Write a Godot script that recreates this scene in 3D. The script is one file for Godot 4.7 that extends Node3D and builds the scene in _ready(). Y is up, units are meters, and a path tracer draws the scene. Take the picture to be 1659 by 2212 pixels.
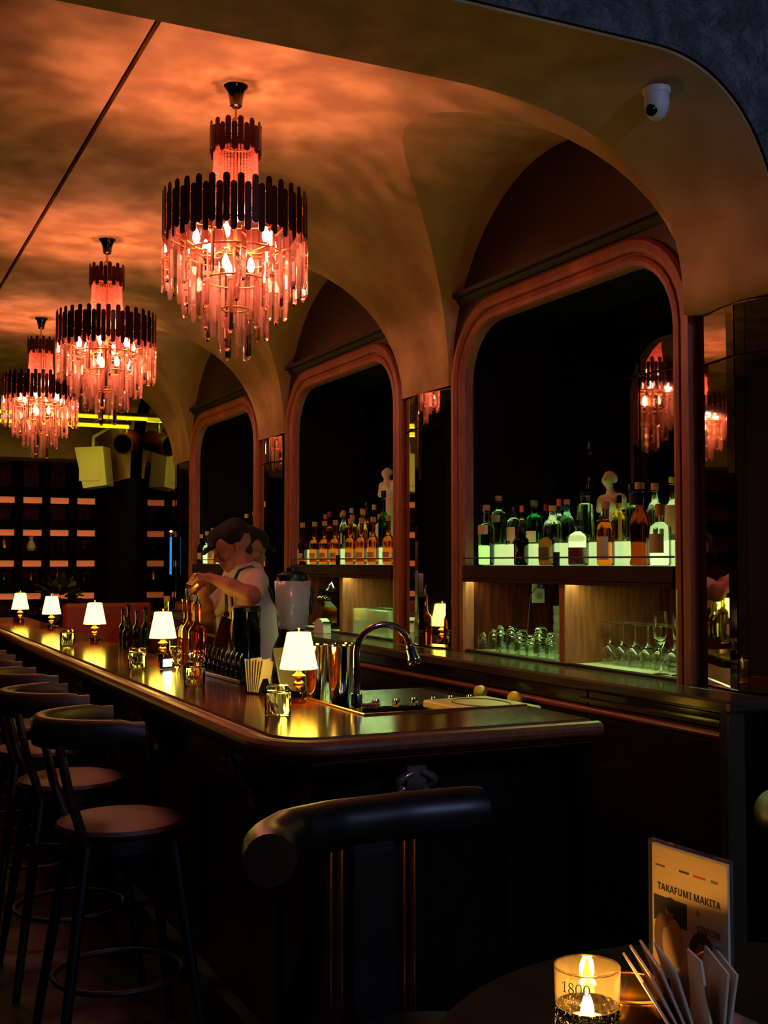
extends Node3D

var M := {}
var rng := RandomNumberGenerator.new()
const H := 3.25      # flat ceiling
const YS := 2.38     # springing of the vaults
const WX := 2.5      # face of the piers
const RC := 0.87     # cove radius
const RL := 0.83     # lunette radius
const BAYS := [-3.77, -5.91, -8.05, -10.19]
const NTH := ["first", "second", "third", "fourth", "fifth", "sixth", "seventh", "eighth", "ninth", "tenth", "eleventh", "twelfth"]

# ---------------------------------------------------------------- nodes
func numbered(called: String, parent: Node) -> String:
	if not parent.has_node(called):
		return called
	var k := 1
	while parent.has_node("%s_%03d" % [called, k]):
		k += 1
	return "%s_%03d" % [called, k]

func thing(called: String, label: String, category: String, at := Vector3.ZERO, turn := 0.0, group := "") -> Node3D:
	var o := Node3D.new()
	o.name = numbered(called, self)
	add_child(o, true)
	o.position = at
	o.rotation.y = turn
	return tag(o, label, category, group)

func tag(o: Node3D, label: String, category: String, group := "") -> Node3D:
	o.set_meta("label", label)
	o.set_meta("category", category)
	if group:
		o.set_meta("group", group)
	return o

func put(called: String, mesh: Mesh, mat: Material, parent: Node = null, xf := Transform3D()) -> MeshInstance3D:
	var p: Node = parent if parent else self
	var o := MeshInstance3D.new()
	o.name = numbered(called, p)
	o.mesh = mesh
	o.material_override = mat
	o.transform = xf
	p.add_child(o, true)
	return o

func struct(called: String, mesh: Mesh, mat: Material, parent: Node = null, xf := Transform3D()) -> MeshInstance3D:
	var o := put(called, mesh, mat, parent, xf)
	o.set_meta("kind", "structure")
	return o

func dup(src: Node3D, at: Vector3, turn: float, label: String, group := "") -> Node3D:
	var c: Node3D = src.duplicate()
	var base := String(src.name)
	if base.length() > 4 and base[-4] == "_" and base.right(3).is_valid_int():
		base = base.left(-4)
	c.name = numbered(base, self)
	add_child(c, true)
	c.position = at
	c.rotation.y = turn
	c.set_meta("label", label)
	if group:
		c.set_meta("group", group)
	return c

func omni(parent: Node, at: Vector3, color: Color, energy: float, size := 0.01) -> OmniLight3D:
	var l := OmniLight3D.new()
	l.name = numbered("glow_light", parent)
	l.position = at
	l.light_color = color
	l.light_energy = energy
	l.light_size = size
	l.omni_range = 20.0
	l.omni_attenuation = 2.0
	l.shadow_enabled = true
	parent.add_child(l, true)
	return l

# ---------------------------------------------------------------- shapes
func st() -> SurfaceTool:
	var s := SurfaceTool.new()
	s.begin(Mesh.PRIMITIVE_TRIANGLES)
	return s

func done(s: SurfaceTool) -> ArrayMesh:
	s.generate_normals()
	s.index()
	return s.commit()

func tri(s: SurfaceTool, a: Vector3, b: Vector3, c: Vector3) -> void:
	s.add_vertex(a)
	s.add_vertex(b)
	s.add_vertex(c)

func quad(s: SurfaceTool, a: Vector3, b: Vector3, c: Vector3, d: Vector3) -> void:
	tri(s, a, b, c)
	tri(s, a, c, d)

func fan(s: SurfaceTool, pts: Array, flip := false) -> void:
	var c := Vector3.ZERO
	for p in pts:
		c += p
	c /= pts.size()
	for i in pts.size():
		var a: Vector3 = pts[i]
		var b: Vector3 = pts[(i + 1) % pts.size()]
		if flip:
			tri(s, c, b, a)
		else:
			tri(s, c, a, b)

func rows(s: SurfaceTool, r: Array, closed := false, crease := false) -> void:
	# a skin over rows of equal length; crease: one smooth group per band
	for i in r.size() - 1:
		if crease:
			s.set_smooth_group(i % 30 + 1)
		var n: int = r[i].size()
		for j in (n if closed else n - 1):
			var k := (j + 1) % n
			quad(s, r[i][j], r[i + 1][j], r[i + 1][k], r[i][k])
	s.set_smooth_group(0)

func lathe(s: SurfaceTool, prof: Array, seg := 24, xf := Transform3D(), crease_deg := 38.0) -> void:
	# prof: Vector2(radius, height), listed upwards on the outside; ends on the axis close it
	var g := 1
	for i in prof.size() - 1:
		var a: Vector2 = prof[i]
		var b: Vector2 = prof[i + 1]
		if i > 0:
			var d0: Vector2 = (a - prof[i - 1]).normalized()
			var d1: Vector2 = (b - a).normalized()
			if rad_to_deg(absf(d0.angle_to(d1))) > crease_deg:
				g = g % 30 + 1
		s.set_smooth_group(g)
		for j in seg:
			var t0 := TAU * j / seg
			var t1 := TAU * (j + 1) / seg
			var p00 := xf * Vector3(a.x * cos(t0), a.y, a.x * sin(t0))
			var p01 := xf * Vector3(a.x * cos(t1), a.y, a.x * sin(t1))
			var p10 := xf * Vector3(b.x * cos(t0), b.y, b.x * sin(t0))
			var p11 := xf * Vector3(b.x * cos(t1), b.y, b.x * sin(t1))
			if a.x > 1e-5:
				tri(s, p00, p01, p11)
			if b.x > 1e-5:
				tri(s, p00, p11, p10)
	s.set_smooth_group(0)

func lathed(prof: Array, seg := 24, crease := 38.0) -> ArrayMesh:
	var s := st()
	lathe(s, prof, seg, Transform3D(), crease)
	return done(s)

func box(s: SurfaceTool, c: Vector3, size: Vector3, bev := 0.004, xf := Transform3D()) -> void:
	# a box with chamfered edges
	var h := size * 0.5
	var b: float = minf(bev, minf(h.x, minf(h.y, h.z)) * 0.49)
	s.set_smooth_group(-1)
	var f := func(v: Vector3) -> Vector3: return xf * (c + v)
	for ax in 3:
		var u := (ax + 1) % 3
		var w := (ax + 2) % 3
		for sg in [-1.0, 1.0]:
			var q := []
			for k in [[-1, -1], [1, -1], [1, 1], [-1, 1]]:
				var v := Vector3.ZERO
				v[ax] = h[ax] * sg
				v[u] = (h[u] - b) * k[0]
				v[w] = (h[w] - b) * k[1]
				q.append(f.call(v))
			if sg > 0:
				quad(s, q[0], q[3], q[2], q[1])
			else:
				quad(s, q[0], q[1], q[2], q[3])
		# edges along ax
		for a in [-1.0, 1.0]:
			for d in [-1.0, 1.0]:
				var q := []
				for k in [[0, -1], [0, 1], [1, 1], [1, -1]]:
					var v := Vector3.ZERO
					v[ax] = (h[ax] - b) * k[1]
					v[u] = (h[u] - (b if k[0] == 1 else 0.0)) * a
					v[w] = (h[w] - (0.0 if k[0] == 1 else b)) * d
					q.append(f.call(v))
				if a * d > 0:
					quad(s, q[0], q[1], q[2], q[3])
				else:
					quad(s, q[0], q[3], q[2], q[1])
	for a in [-1.0, 1.0]:
		for d in [-1.0, 1.0]:
			for e in [-1.0, 1.0]:
				var p0: Vector3 = f.call(Vector3(h.x * a, (h.y - b) * d, (h.z - b) * e))
				var p1: Vector3 = f.call(Vector3((h.x - b) * a, h.y * d, (h.z - b) * e))
				var p2: Vector3 = f.call(Vector3((h.x - b) * a, (h.y - b) * d, h.z * e))
				if a * d * e > 0:
					tri(s, p0, p2, p1)
				else:
					tri(s, p0, p1, p2)
	s.set_smooth_group(0)

func boxed(size: Vector3, bev := 0.004, c := Vector3.ZERO) -> ArrayMesh:
	var s := st()
	box(s, c, size, bev)
	return done(s)

func span(a: Vector3, b: Vector3, bev := 0.004) -> ArrayMesh:   # a box from corner to corner
	return boxed((b - a).abs(), bev, (a + b) * 0.5)

func frames(path: Array, closed := false) -> Array:
	var out := []
	var n := path.size()
	var up := Vector3.UP
	var last := Vector3.ZERO
	for i in n:
		var t: Vector3
		if closed:
			t = path[(i + 1) % n] - path[(i + n - 1) % n]
		else:
			t = path[mini(i + 1, n - 1)] - path[maxi(i - 1, 0)]
		t = t.normalized()
		if i == 0:
			up = Vector3.UP if absf(t.y) < 0.9 else Vector3.RIGHT
			last = (up - t * up.dot(t)).normalized()
		else:
			last = (last - t * last.dot(t)).normalized()
		out.append([t, last, t.cross(last)])
	return out

func tube(s: SurfaceTool, path: Array, rad, seg := 10, caps := true, closed := false) -> void:
	# rad: a number or one number per point
	var fr := frames(path, closed)
	var rr := []
	for i in path.size():
		var r: float = rad[i] if rad is Array else rad
		var ring := []
		for j in seg:
			var a := TAU * j / seg
			ring.append(path[i] + (fr[i][1] * cos(a) + fr[i][2] * sin(a)) * r)
		rr.append(ring)
	if closed:
		rr.append(rr[0])
	s.set_smooth_group(1)
	for i in rr.size() - 1:
		for j in seg:
			var k := (j + 1) % seg
			quad(s, rr[i][j], rr[i + 1][j], rr[i + 1][k], rr[i][k])
	if caps and not closed:
		s.set_smooth_group(2)
		fan(s, rr[0])
		s.set_smooth_group(3)
		fan(s, rr[-1], true)
	s.set_smooth_group(0)

func tubed(path: Array, rad, seg := 10, closed := false) -> ArrayMesh:
	var s := st()
	tube(s, path, rad, seg, true, closed)
	return done(s)

func extrude(s: SurfaceTool, poly: PackedVector2Array, depth: float, xf := Transform3D(), groups := true) -> void:
	# poly in xy, thick along z from 0 to depth
	var p := poly
	if Geometry2D.is_polygon_clockwise(p):
		p.reverse()
	var idx := Geometry2D.triangulate_polygon(p)
	s.set_smooth_group(1)
	for i in range(0, idx.size(), 3):
		var a := p[idx[i]]
		var b := p[idx[i + 1]]
		var c := p[idx[i + 2]]
		if (b - a).cross(c - a) < 0:
			var t := b
			b = c
			c = t
		tri(s, xf * Vector3(a.x, a.y, depth), xf * Vector3(c.x, c.y, depth), xf * Vector3(b.x, b.y, depth))
	s.set_smooth_group(2)
	for i in range(0, idx.size(), 3):
		var a := p[idx[i]]
		var b := p[idx[i + 1]]
		var c := p[idx[i + 2]]
		if (b - a).cross(c - a) < 0:
			var t := b
			b = c
			c = t
		tri(s, xf * Vector3(a.x, a.y, 0), xf * Vector3(b.x, b.y, 0), xf * Vector3(c.x, c.y, 0))
	var g := 3
	var n := p.size()
	for i in n:
		var a := p[i]
		var b := p[(i + 1) % n]
		var z := p[(i + n - 1) % n]
		if absf((a - z).angle_to(b - a)) > 0.6:
			g = g % 28 + 3
		s.set_smooth_group(g)
		quad(s, xf * Vector3(a.x, a.y, 0), xf * Vector3(a.x, a.y, depth), xf * Vector3(b.x, b.y, depth), xf * Vector3(b.x, b.y, 0))
	s.set_smooth_group(0)

func extruded(poly: PackedVector2Array, depth: float, xf := Transform3D()) -> ArrayMesh:
	var s := st()
	extrude(s, poly, depth, xf)
	return done(s)

func sweep(outline: Array, prof: Array, x0: float) -> ArrayMesh:
	# outline: [Vector2(z, y), outward normal]; prof: Vector2(outward, x) -> a moulding that runs along an outline in the wall's plane
	var s := st()
	for k in prof.size() - 1:
		s.set_smooth_group(k % 30 + 1)
		for i in outline.size() - 1:
			var q := []
			for e in [[i, k], [i + 1, k], [i + 1, k + 1], [i, k + 1]]:
				var p: Vector2 = outline[e[0]][0] + outline[e[0]][1] * prof[e[1]].x
				q.append(Vector3(x0 + prof[e[1]].y, p.y, p.x))
			quad(s, q[0], q[1], q[2], q[3])
	return done(s)

func rounded_top(zc: float, hw: float, y0: float, y1: float, r: float) -> Array:
	# from the foot at zc + hw up, over and down to zc - hw, with outward normals
	var out := []
	for i in 9:
		out.append([Vector2(zc + hw, lerpf(y0, y1 - r, i / 8.0)), Vector2(1, 0)])
	for i in range(1, 9):
		var a := PI / 2 * i / 8
		out.append([Vector2(zc + hw - r + r * cos(a), y1 - r + r * sin(a)), Vector2(cos(a), sin(a))])
	for i in range(1, 8):
		out.append([Vector2(lerpf(zc + hw - r, zc - hw + r, i / 8.0), y1), Vector2(0, 1)])
	for i in 9:
		var a := PI / 2 + PI / 2 * i / 8
		out.append([Vector2(zc - hw + r + r * cos(a), y1 - r + r * sin(a)), Vector2(cos(a), sin(a))])
	for i in range(1, 9):
		out.append([Vector2(zc - hw, lerpf(y1 - r, y0, i / 8.0)), Vector2(-1, 0)])
	return out

# ---------------------------------------------------------------- materials
func mat(c: Color, rough := 0.5, metal := 0.0) -> StandardMaterial3D:
	var m := StandardMaterial3D.new()
	m.albedo_color = c
	m.roughness = rough
	m.metallic = metal
	return m

func glow(c: Color, energy: float) -> StandardMaterial3D:
	var m := mat(c, 0.6)
	m.emission_enabled = true
	m.emission = c
	m.emission_energy_multiplier = energy
	return m

func pane(c: Color, alpha: float, rough := 0.04) -> StandardMaterial3D:
	var m := mat(Color(c.r, c.g, c.b, alpha), rough)
	m.transparency = BaseMaterial3D.TRANSPARENCY_ALPHA
	m.cull_mode = BaseMaterial3D.CULL_DISABLED
	return m

func solid_glass(c: Color, rough := 0.02) -> StandardMaterial3D:
	var m := mat(Color(c.r, c.g, c.b, 0.0), rough)
	m.transparency = BaseMaterial3D.TRANSPARENCY_ALPHA
	m.refraction_enabled = true
	m.refraction_scale = 0.05
	return m

func noise_tex(freq: float, lo: Color, hi: Color, sd: int, size := 512, oct := 4) -> NoiseTexture2D:
	var n := FastNoiseLite.new()
	n.seed = sd
	n.frequency = freq
	n.fractal_octaves = oct
	var g := Gradient.new()
	g.set_color(0, lo)
	g.set_color(1, hi)
	g.set_offset(0, 0.25)
	g.set_offset(1, 0.75)
	var t := NoiseTexture2D.new()
	t.width = size
	t.height = size
	t.seamless = true
	t.noise = n
	t.color_ramp = g
	return t

func textured(lo: Color, hi: Color, scale: Vector3, rough: float, sd: int, bump := 0.0, freq := 0.012) -> StandardMaterial3D:
	var m := mat(Color.WHITE, rough)
	m.albedo_texture = noise_tex(freq, lo, hi, sd)
	m.uv1_triplanar = true
	m.uv1_world_triplanar = true
	m.uv1_scale = scale
	if bump > 1.0:
		m.heightmap_enabled = true
		m.heightmap_scale = bump
		m.heightmap_texture = noise_tex(0.02, Color.BLACK, Color.WHITE, sd + 1)
	return m

func materials() -> void:
	M.plaster = textured(Color(0.62, 0.51, 0.33), Color(0.70, 0.59, 0.40), Vector3(0.7, 0.7, 0.7), 0.85, 3, 0.5)
	M.ceiling = textured(Color(0.60, 0.48, 0.33), Color(0.76, 0.64, 0.45), Vector3(0.45, 0.45, 0.45), 0.85, 5, 0.6)
	M.rough_plaster = textured(Color(0.28, 0.28, 0.29), Color(0.40, 0.40, 0.40), Vector3(1.4, 1.4, 1.4), 0.9, 7, 2.0)
	M.mahogany = textured(Color(0.12, 0.030, 0.032), Color(0.18, 0.050, 0.045), Vector3(3.0, 0.5, 3.0), 0.34, 11)
	M.frame = textured(Color(0.47, 0.23, 0.14), Color(0.57, 0.31, 0.19), Vector3(6.0, 0.8, 6.0), 0.5, 13)
	M.panel = textured(Color(0.20, 0.055, 0.025), Color(0.34, 0.105, 0.045), Vector3(5.0, 0.6, 5.0), 0.38, 17)
	M.shelf = textured(Color(0.12, 0.04, 0.026), Color(0.18, 0.06, 0.04), Vector3(1.0, 6.0, 1.0), 0.4, 19)
	M.bar_top = textured(Color(0.24, 0.085, 0.05), Color(0.36, 0.14, 0.07), Vector3(2.5, 2.5, 0.5), 0.16, 23)
	M.bar_edge = textured(Color(0.44, 0.24, 0.14), Color(0.54, 0.31, 0.18), Vector3(3, 3, 0.6), 0.42, 29)
	M.bar_body = textured(Color(0.055, 0.035, 0.03), Color(0.10, 0.06, 0.05), Vector3(3, 0.6, 3), 0.3, 31)
	M.carving = mat(Color(0.62, 0.56, 0.50), 0.2, 0.7)
	M.counter = mat(Color(0.30, 0.26, 0.20), 0.14, 0.3)
	M.counter_panel = mat(Color(0.16, 0.12, 0.09), 0.13)
	M.counter_dark = mat(Color(0.06, 0.045, 0.04), 0.3)
	M.pink_wood = mat(Color(0.45, 0.19, 0.14), 0.3)
	M.white_board = mat(Color(0.78, 0.80, 0.70), 0.35)
	M.floor = textured(Color(0.17, 0.12, 0.11), Color(0.24, 0.17, 0.16), Vector3(0.8, 0.8, 0.8), 0.5, 37)
	M.dark_wall = mat(Color(0.12, 0.075, 0.06), 0.6)
	M.black_wood = mat(Color(0.04, 0.026, 0.024), 0.8)
	M.black_wood.metallic_specular = 0.2
	M.panel.roughness = 0.65
	M.panel.metallic_specular = 0.25
	M.shelf.roughness = 0.6
	M.shelf.metallic_specular = 0.25
	M.mirror = mat(Color(0.80, 0.76, 0.70), 0.02, 1.0)
	M.smoked_mirror = mat(Color(0.52, 0.48, 0.45), 0.02, 1.0)
	M.joint = mat(Color(0.05, 0.04, 0.04), 0.4)
	M.chrome = mat(Color(0.85, 0.86, 0.88), 0.09, 1.0)
	M.steel = mat(Color(0.62, 0.63, 0.66), 0.24, 1.0)
	M.brass = mat(Color(0.80, 0.56, 0.28), 0.28, 1.0)
	M.gold = mat(Color(0.85, 0.62, 0.25), 0.3, 1.0)
	M.smoked_metal = mat(Color(0.30, 0.15, 0.13), 0.22, 0.7)
	M.cornice = mat(Color(0.11, 0.045, 0.04), 0.6)
	M.black = mat(Color(0.025, 0.025, 0.03), 0.35)
	M.gloss_black = mat(Color(0.012, 0.012, 0.015), 0.07)
	M.leather = mat(Color(0.035, 0.035, 0.042), 0.38)
	M.stool_wood = mat(Color(0.17, 0.10, 0.07), 0.5)
	M.stool_black = mat(Color(0.022, 0.018, 0.017), 0.5)
	M.seat = mat(Color(0.31, 0.19, 0.15), 0.55)
	M.white = mat(Color(0.82, 0.80, 0.76), 0.5)
	M.stone = mat(Color(0.80, 0.76, 0.68), 0.5)
	M.paper = mat(Color(0.85, 0.78, 0.66), 0.8)
	M.paper.backlight_enabled = true
	M.paper.backlight = Color(0.5, 0.45, 0.35)
	M.clear = solid_glass(Color(0.97, 1.0, 0.97))
	M.thin_glass = pane(Color(0.92, 1.0, 0.92), 0.035, 0.03)
	M.stem_glass = pane(Color(0.92, 1.0, 0.92), 0.022, 0.03)
	M.acrylic = pane(Color(0.9, 0.9, 0.85), 0.08)
	M.crystal = solid_glass(Color(1.0, 0.93, 0.90))
	M.crystal_thin = pane(Color(1.0, 0.74, 0.64), 0.06, 0.03)
	M.bead = pane(Color(1.0, 0.62, 0.52), 0.28, 0.03)
	M.bulb = glow(Color(1.0, 0.64, 0.52), 60.0)
	M.shade = glow(Color(1.0, 0.88, 0.33), 9.0)
	M.led = glow(Color(0.80, 0.96, 0.60), 0.8)
	M.led_strip = glow(Color(0.80, 0.98, 0.60), 5.0)
	M.tube = glow(Color(0.98, 0.92, 0.05), 1.3)
	M.tube_white = glow(Color(0.95, 0.97, 0.9), 1.2)
	M.cell_led = glow(Color(1.0, 0.52, 0.28), 0.34)
	M.screen = glow(Color(0.75, 0.9, 1.0), 3.0)
	M.blue_reflection = glow(Color(0.1, 0.55, 0.9), 1.0)  # glow standing in for a screen reflected in the far pillar
	M.flame = glow(Color(1.0, 0.72, 0.32), 28.0)
	M.glowing_wax = glow(Color(1.0, 0.78, 0.42), 2.5)  # emission stands in for flame light spreading through the candle

# ---------------------------------------------------------------- the room
func cove_x(y: float) -> float:
	return WX - RC + sqrt(maxf(0.0, RC * RC - (y - YS) * (y - YS)))

func beam_x(u: float, t: float) -> float:
	var x0 := lerpf(1.5, 2.0, t)
	return x0 + (2.47 - x0) * sin(PI / 2 * u)

func beam_y(u: float, t: float) -> float:
	var n := lerpf(2.6, 2.3, t)
	return YS + 0.62 * pow(maxf(0.0, 1.0 - pow(sin(PI / 2 * u), n)), 1.0 / n)

func build_room() -> void:
	struct("floor", span(Vector3(-3.7, -0.1, -12.7), Vector3(3.4, 0, 2.7)), M.floor)
	struct("wall_left", span(Vector3(-3.7, 0, -12.5), Vector3(-3.5, 3.6, 2.6)), M.dark_wall)
	struct("wall_near", span(Vector3(-3.7, 0, 2.5), Vector3(3.4, 3.6, 2.7)), M.dark_wall)
	struct("wall_far", span(Vector3(-3.7, 0, -12.7), Vector3(3.4, 3.6, -12.5)), M.dark_wall)
	# flat ceiling in two sheets with a dark shadow gap between them
	struct("ceiling", span(Vector3(-3.7, H, -12.7), Vector3(0.861, H + 0.2, -2.7)), M.ceiling)
	var c := struct("ceiling_001", span(Vector3(0.878, H, -12.7), Vector3(WX - RC + 0.02, H + 0.2, -2.7), 0.0005), M.ceiling)
	struct("trim_1", span(Vector3(0.84, H + 0.025, -12.6), Vector3(0.90, H + 0.2, -2.8)), M.joint)
	struct("ceiling_002", span(Vector3(-3.7, 3.45, -2.75), Vector3(3.4, 3.65, 2.7)), M.rough_plaster)
	struct("ceiling_003", span(Vector3(WX - RC - 0.05, 3.45, -12.7), Vector3(3.4, 3.65, -2.75)), M.black)
	# cove between the lunettes
	var n := 22
	var zs: Array = BAYS.duplicate()
	for g in zs.size() + 1:
		var s := st()
		s.set_smooth_group(1)
		var r := []
		for i in n + 1:
			var y: float = YS + (RL * sin(PI / 2 * i / 16) if i <= 16 else lerpf(RL, RC, (i - 16) / 6.0))
			var a := asin(minf(1.0, (y - YS) / RC))
			var hw := RL * cos(PI / 2 * i / 16) if i < 16 else 0.0
			var z0: float = -2.9 if g == 0 else zs[g - 1] - hw
			var z1: float = -12.6 if g == zs.size() else zs[g] + hw
			z1 = minf(z1, z0)
			var row := []
			for k in 9:
				row.append(Vector3(WX - RC + RC * cos(a), y, lerpf(z0, z1, k / 8.0)))
			r.append(row)
		rows(s, r)
		struct("cove", done(s), M.ceiling, c)
	for zc in zs:
		var s := st()
		s.set_smooth_group(1)
		var r := []
		for i in 33:
			var a := PI * i / 32
			var y := YS + RL * sin(a)
			var row := []
			for k in 7:
				row.append(Vector3(lerpf(2.525, cove_x(y), k / 6.0), y, zc + RL * cos(a)))
			r.append(row)
		rows(s, r)
		struct("lunette", done(s), M.plaster, c)
	# the beam across the room, its haunch running down onto the first pier
	var sb := st()
	var rws := []
	for k in 6:
		var t := k / 5.0
		var z := lerpf(-2.95, -2.52, t)
		var row := [Vector3(-3.6, 3.5, z), Vector3(-3.6, 3.0, z), Vector3(1.0, 3.0, z)]
		for i in 25:
			row.append(Vector3(beam_x(i / 24.0, t), beam_y(i / 24.0, t), z))
		row.append(Vector3(3.2, YS, z))
		row.append(Vector3(3.2, 3.5, z))
		rws.append(row)
	sb.set_smooth_group(1)
	rows(sb, rws, true)
	sb.set_smooth_group(-1)
	for e in [rws[0], rws[-1]]:
		for i in range(1, e.size() - 2):
			var x0: float = e[i].x
			var x1: float = e[i + 1].x
			quad(sb, e[i], e[i + 1], Vector3(x1, 3.5, e[i].z), Vector3(x0, 3.5, e[i].z))
	struct("beam", done(sb), M.plaster)
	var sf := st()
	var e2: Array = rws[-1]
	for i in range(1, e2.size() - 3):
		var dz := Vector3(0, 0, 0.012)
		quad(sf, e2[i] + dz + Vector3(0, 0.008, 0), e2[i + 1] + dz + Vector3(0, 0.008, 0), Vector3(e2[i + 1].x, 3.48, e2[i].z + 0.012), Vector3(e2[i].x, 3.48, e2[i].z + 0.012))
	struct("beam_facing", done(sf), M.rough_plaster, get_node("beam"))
	# wall: piers, back and the masonry beyond the mahogany
	struct("wall_right", span(Vector3(3.02, 0, -12.6), Vector3(3.3, 3.5, -2.5)), M.dark_wall)
	struct("wall_right_near", span(Vector3(2.9, 0, -2.55), Vector3(3.3, 3.6, 2.6)), M.dark_wall, get_node("wall_right"))
	var ends := [[-2.94, -2.50]]
	for i in 3:
		ends.append([BAYS[i + 1] + RL, BAYS[i] - RL])
	ends.append([-12.6, BAYS[3] - RL])
	for e in ends:
		struct("pier", span(Vector3(2.53, 0, e[0]), Vector3(3.04, YS, e[1])), M.plaster if e[0] > -12.0 else M.black_wood, get_node("wall_right"))

func pillar(zn: float, zf: float, idx: int) -> void:
	# two facets of bevelled mirror that meet in a shallow ridge
	var names := ["bevelled mirror pillar at the right edge beside the nearest arch", "bevelled mirror pillar between the nearest and second arches, a red glint in its head", "narrow mirror pillar behind the bartenders, right of the third arch", "farthest mirror pillar, left of the third arch by the blue panel"]
	var t := thing("mirror_pillar", names[idx], "pillar", Vector3(0, 0, 0))
	var zm := (zn + zf) / 2
	var ys := [[1.192, 2.205], [2.213, 2.368]]
	put("backing", extruded(PackedVector2Array([Vector2(2.53, zn), Vector2(2.478, zm), Vector2(2.53, zf)]), 1.185, Transform3D(Basis(Vector3(1, 0, 0), Vector3(0, 0, 1), Vector3(0, -1, 0)), Vector3(0, 2.375, 0))), M.joint, t)
	for f in [[Vector2(2.512, zn), Vector2(2.462, zm + 0.004)], [Vector2(2.462, zm - 0.004), Vector2(2.512, zf)]]:
		var a: Vector2 = f[0]
		var b: Vector2 = f[1]
		var cut := [0.0, 0.165, 0.175, 0.825, 0.835, 1.0]
		for row in ys:
			for k in [0, 2, 4]:
				var p: Vector2 = a.lerp(b, cut[k])
				var q: Vector2 = a.lerp(b, cut[k + 1])
				var nrm := Vector2(-(p - q).y, (p - q).x).normalized()
				if nrm.x > 0:
					nrm = -nrm
				var tilt := 0.0 if k == 2 else 0.004
				var p2 := p - nrm * (tilt if k == 0 else 0.0)
				var q2 := q - nrm * (tilt if k == 4 else 0.0)
				var s := st()
				s.set_smooth_group(-1)
				var pts := []
				for y in [row[0], row[1]]:
					for v in [p2, q2, q2 - nrm * 0.012, p2 - nrm * 0.012]:
						pts.append(Vector3(v.x, y, v.y))
				for e in [[0, 1, 5, 4], [1, 2, 6, 5], [2, 3, 7, 6], [3, 0, 4, 7], [4, 5, 6, 7], [3, 2, 1, 0]]:
					quad(s, pts[e[0]], pts[e[1]], pts[e[2]], pts[e[3]])
				put("mirror_panel", done(s), M.mirror, t)
	put("plinth", span(Vector3(2.441, 0.0, zf), Vector3(2.525, 1.187, zn), 0.006), M.counter_dark, t)

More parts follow.
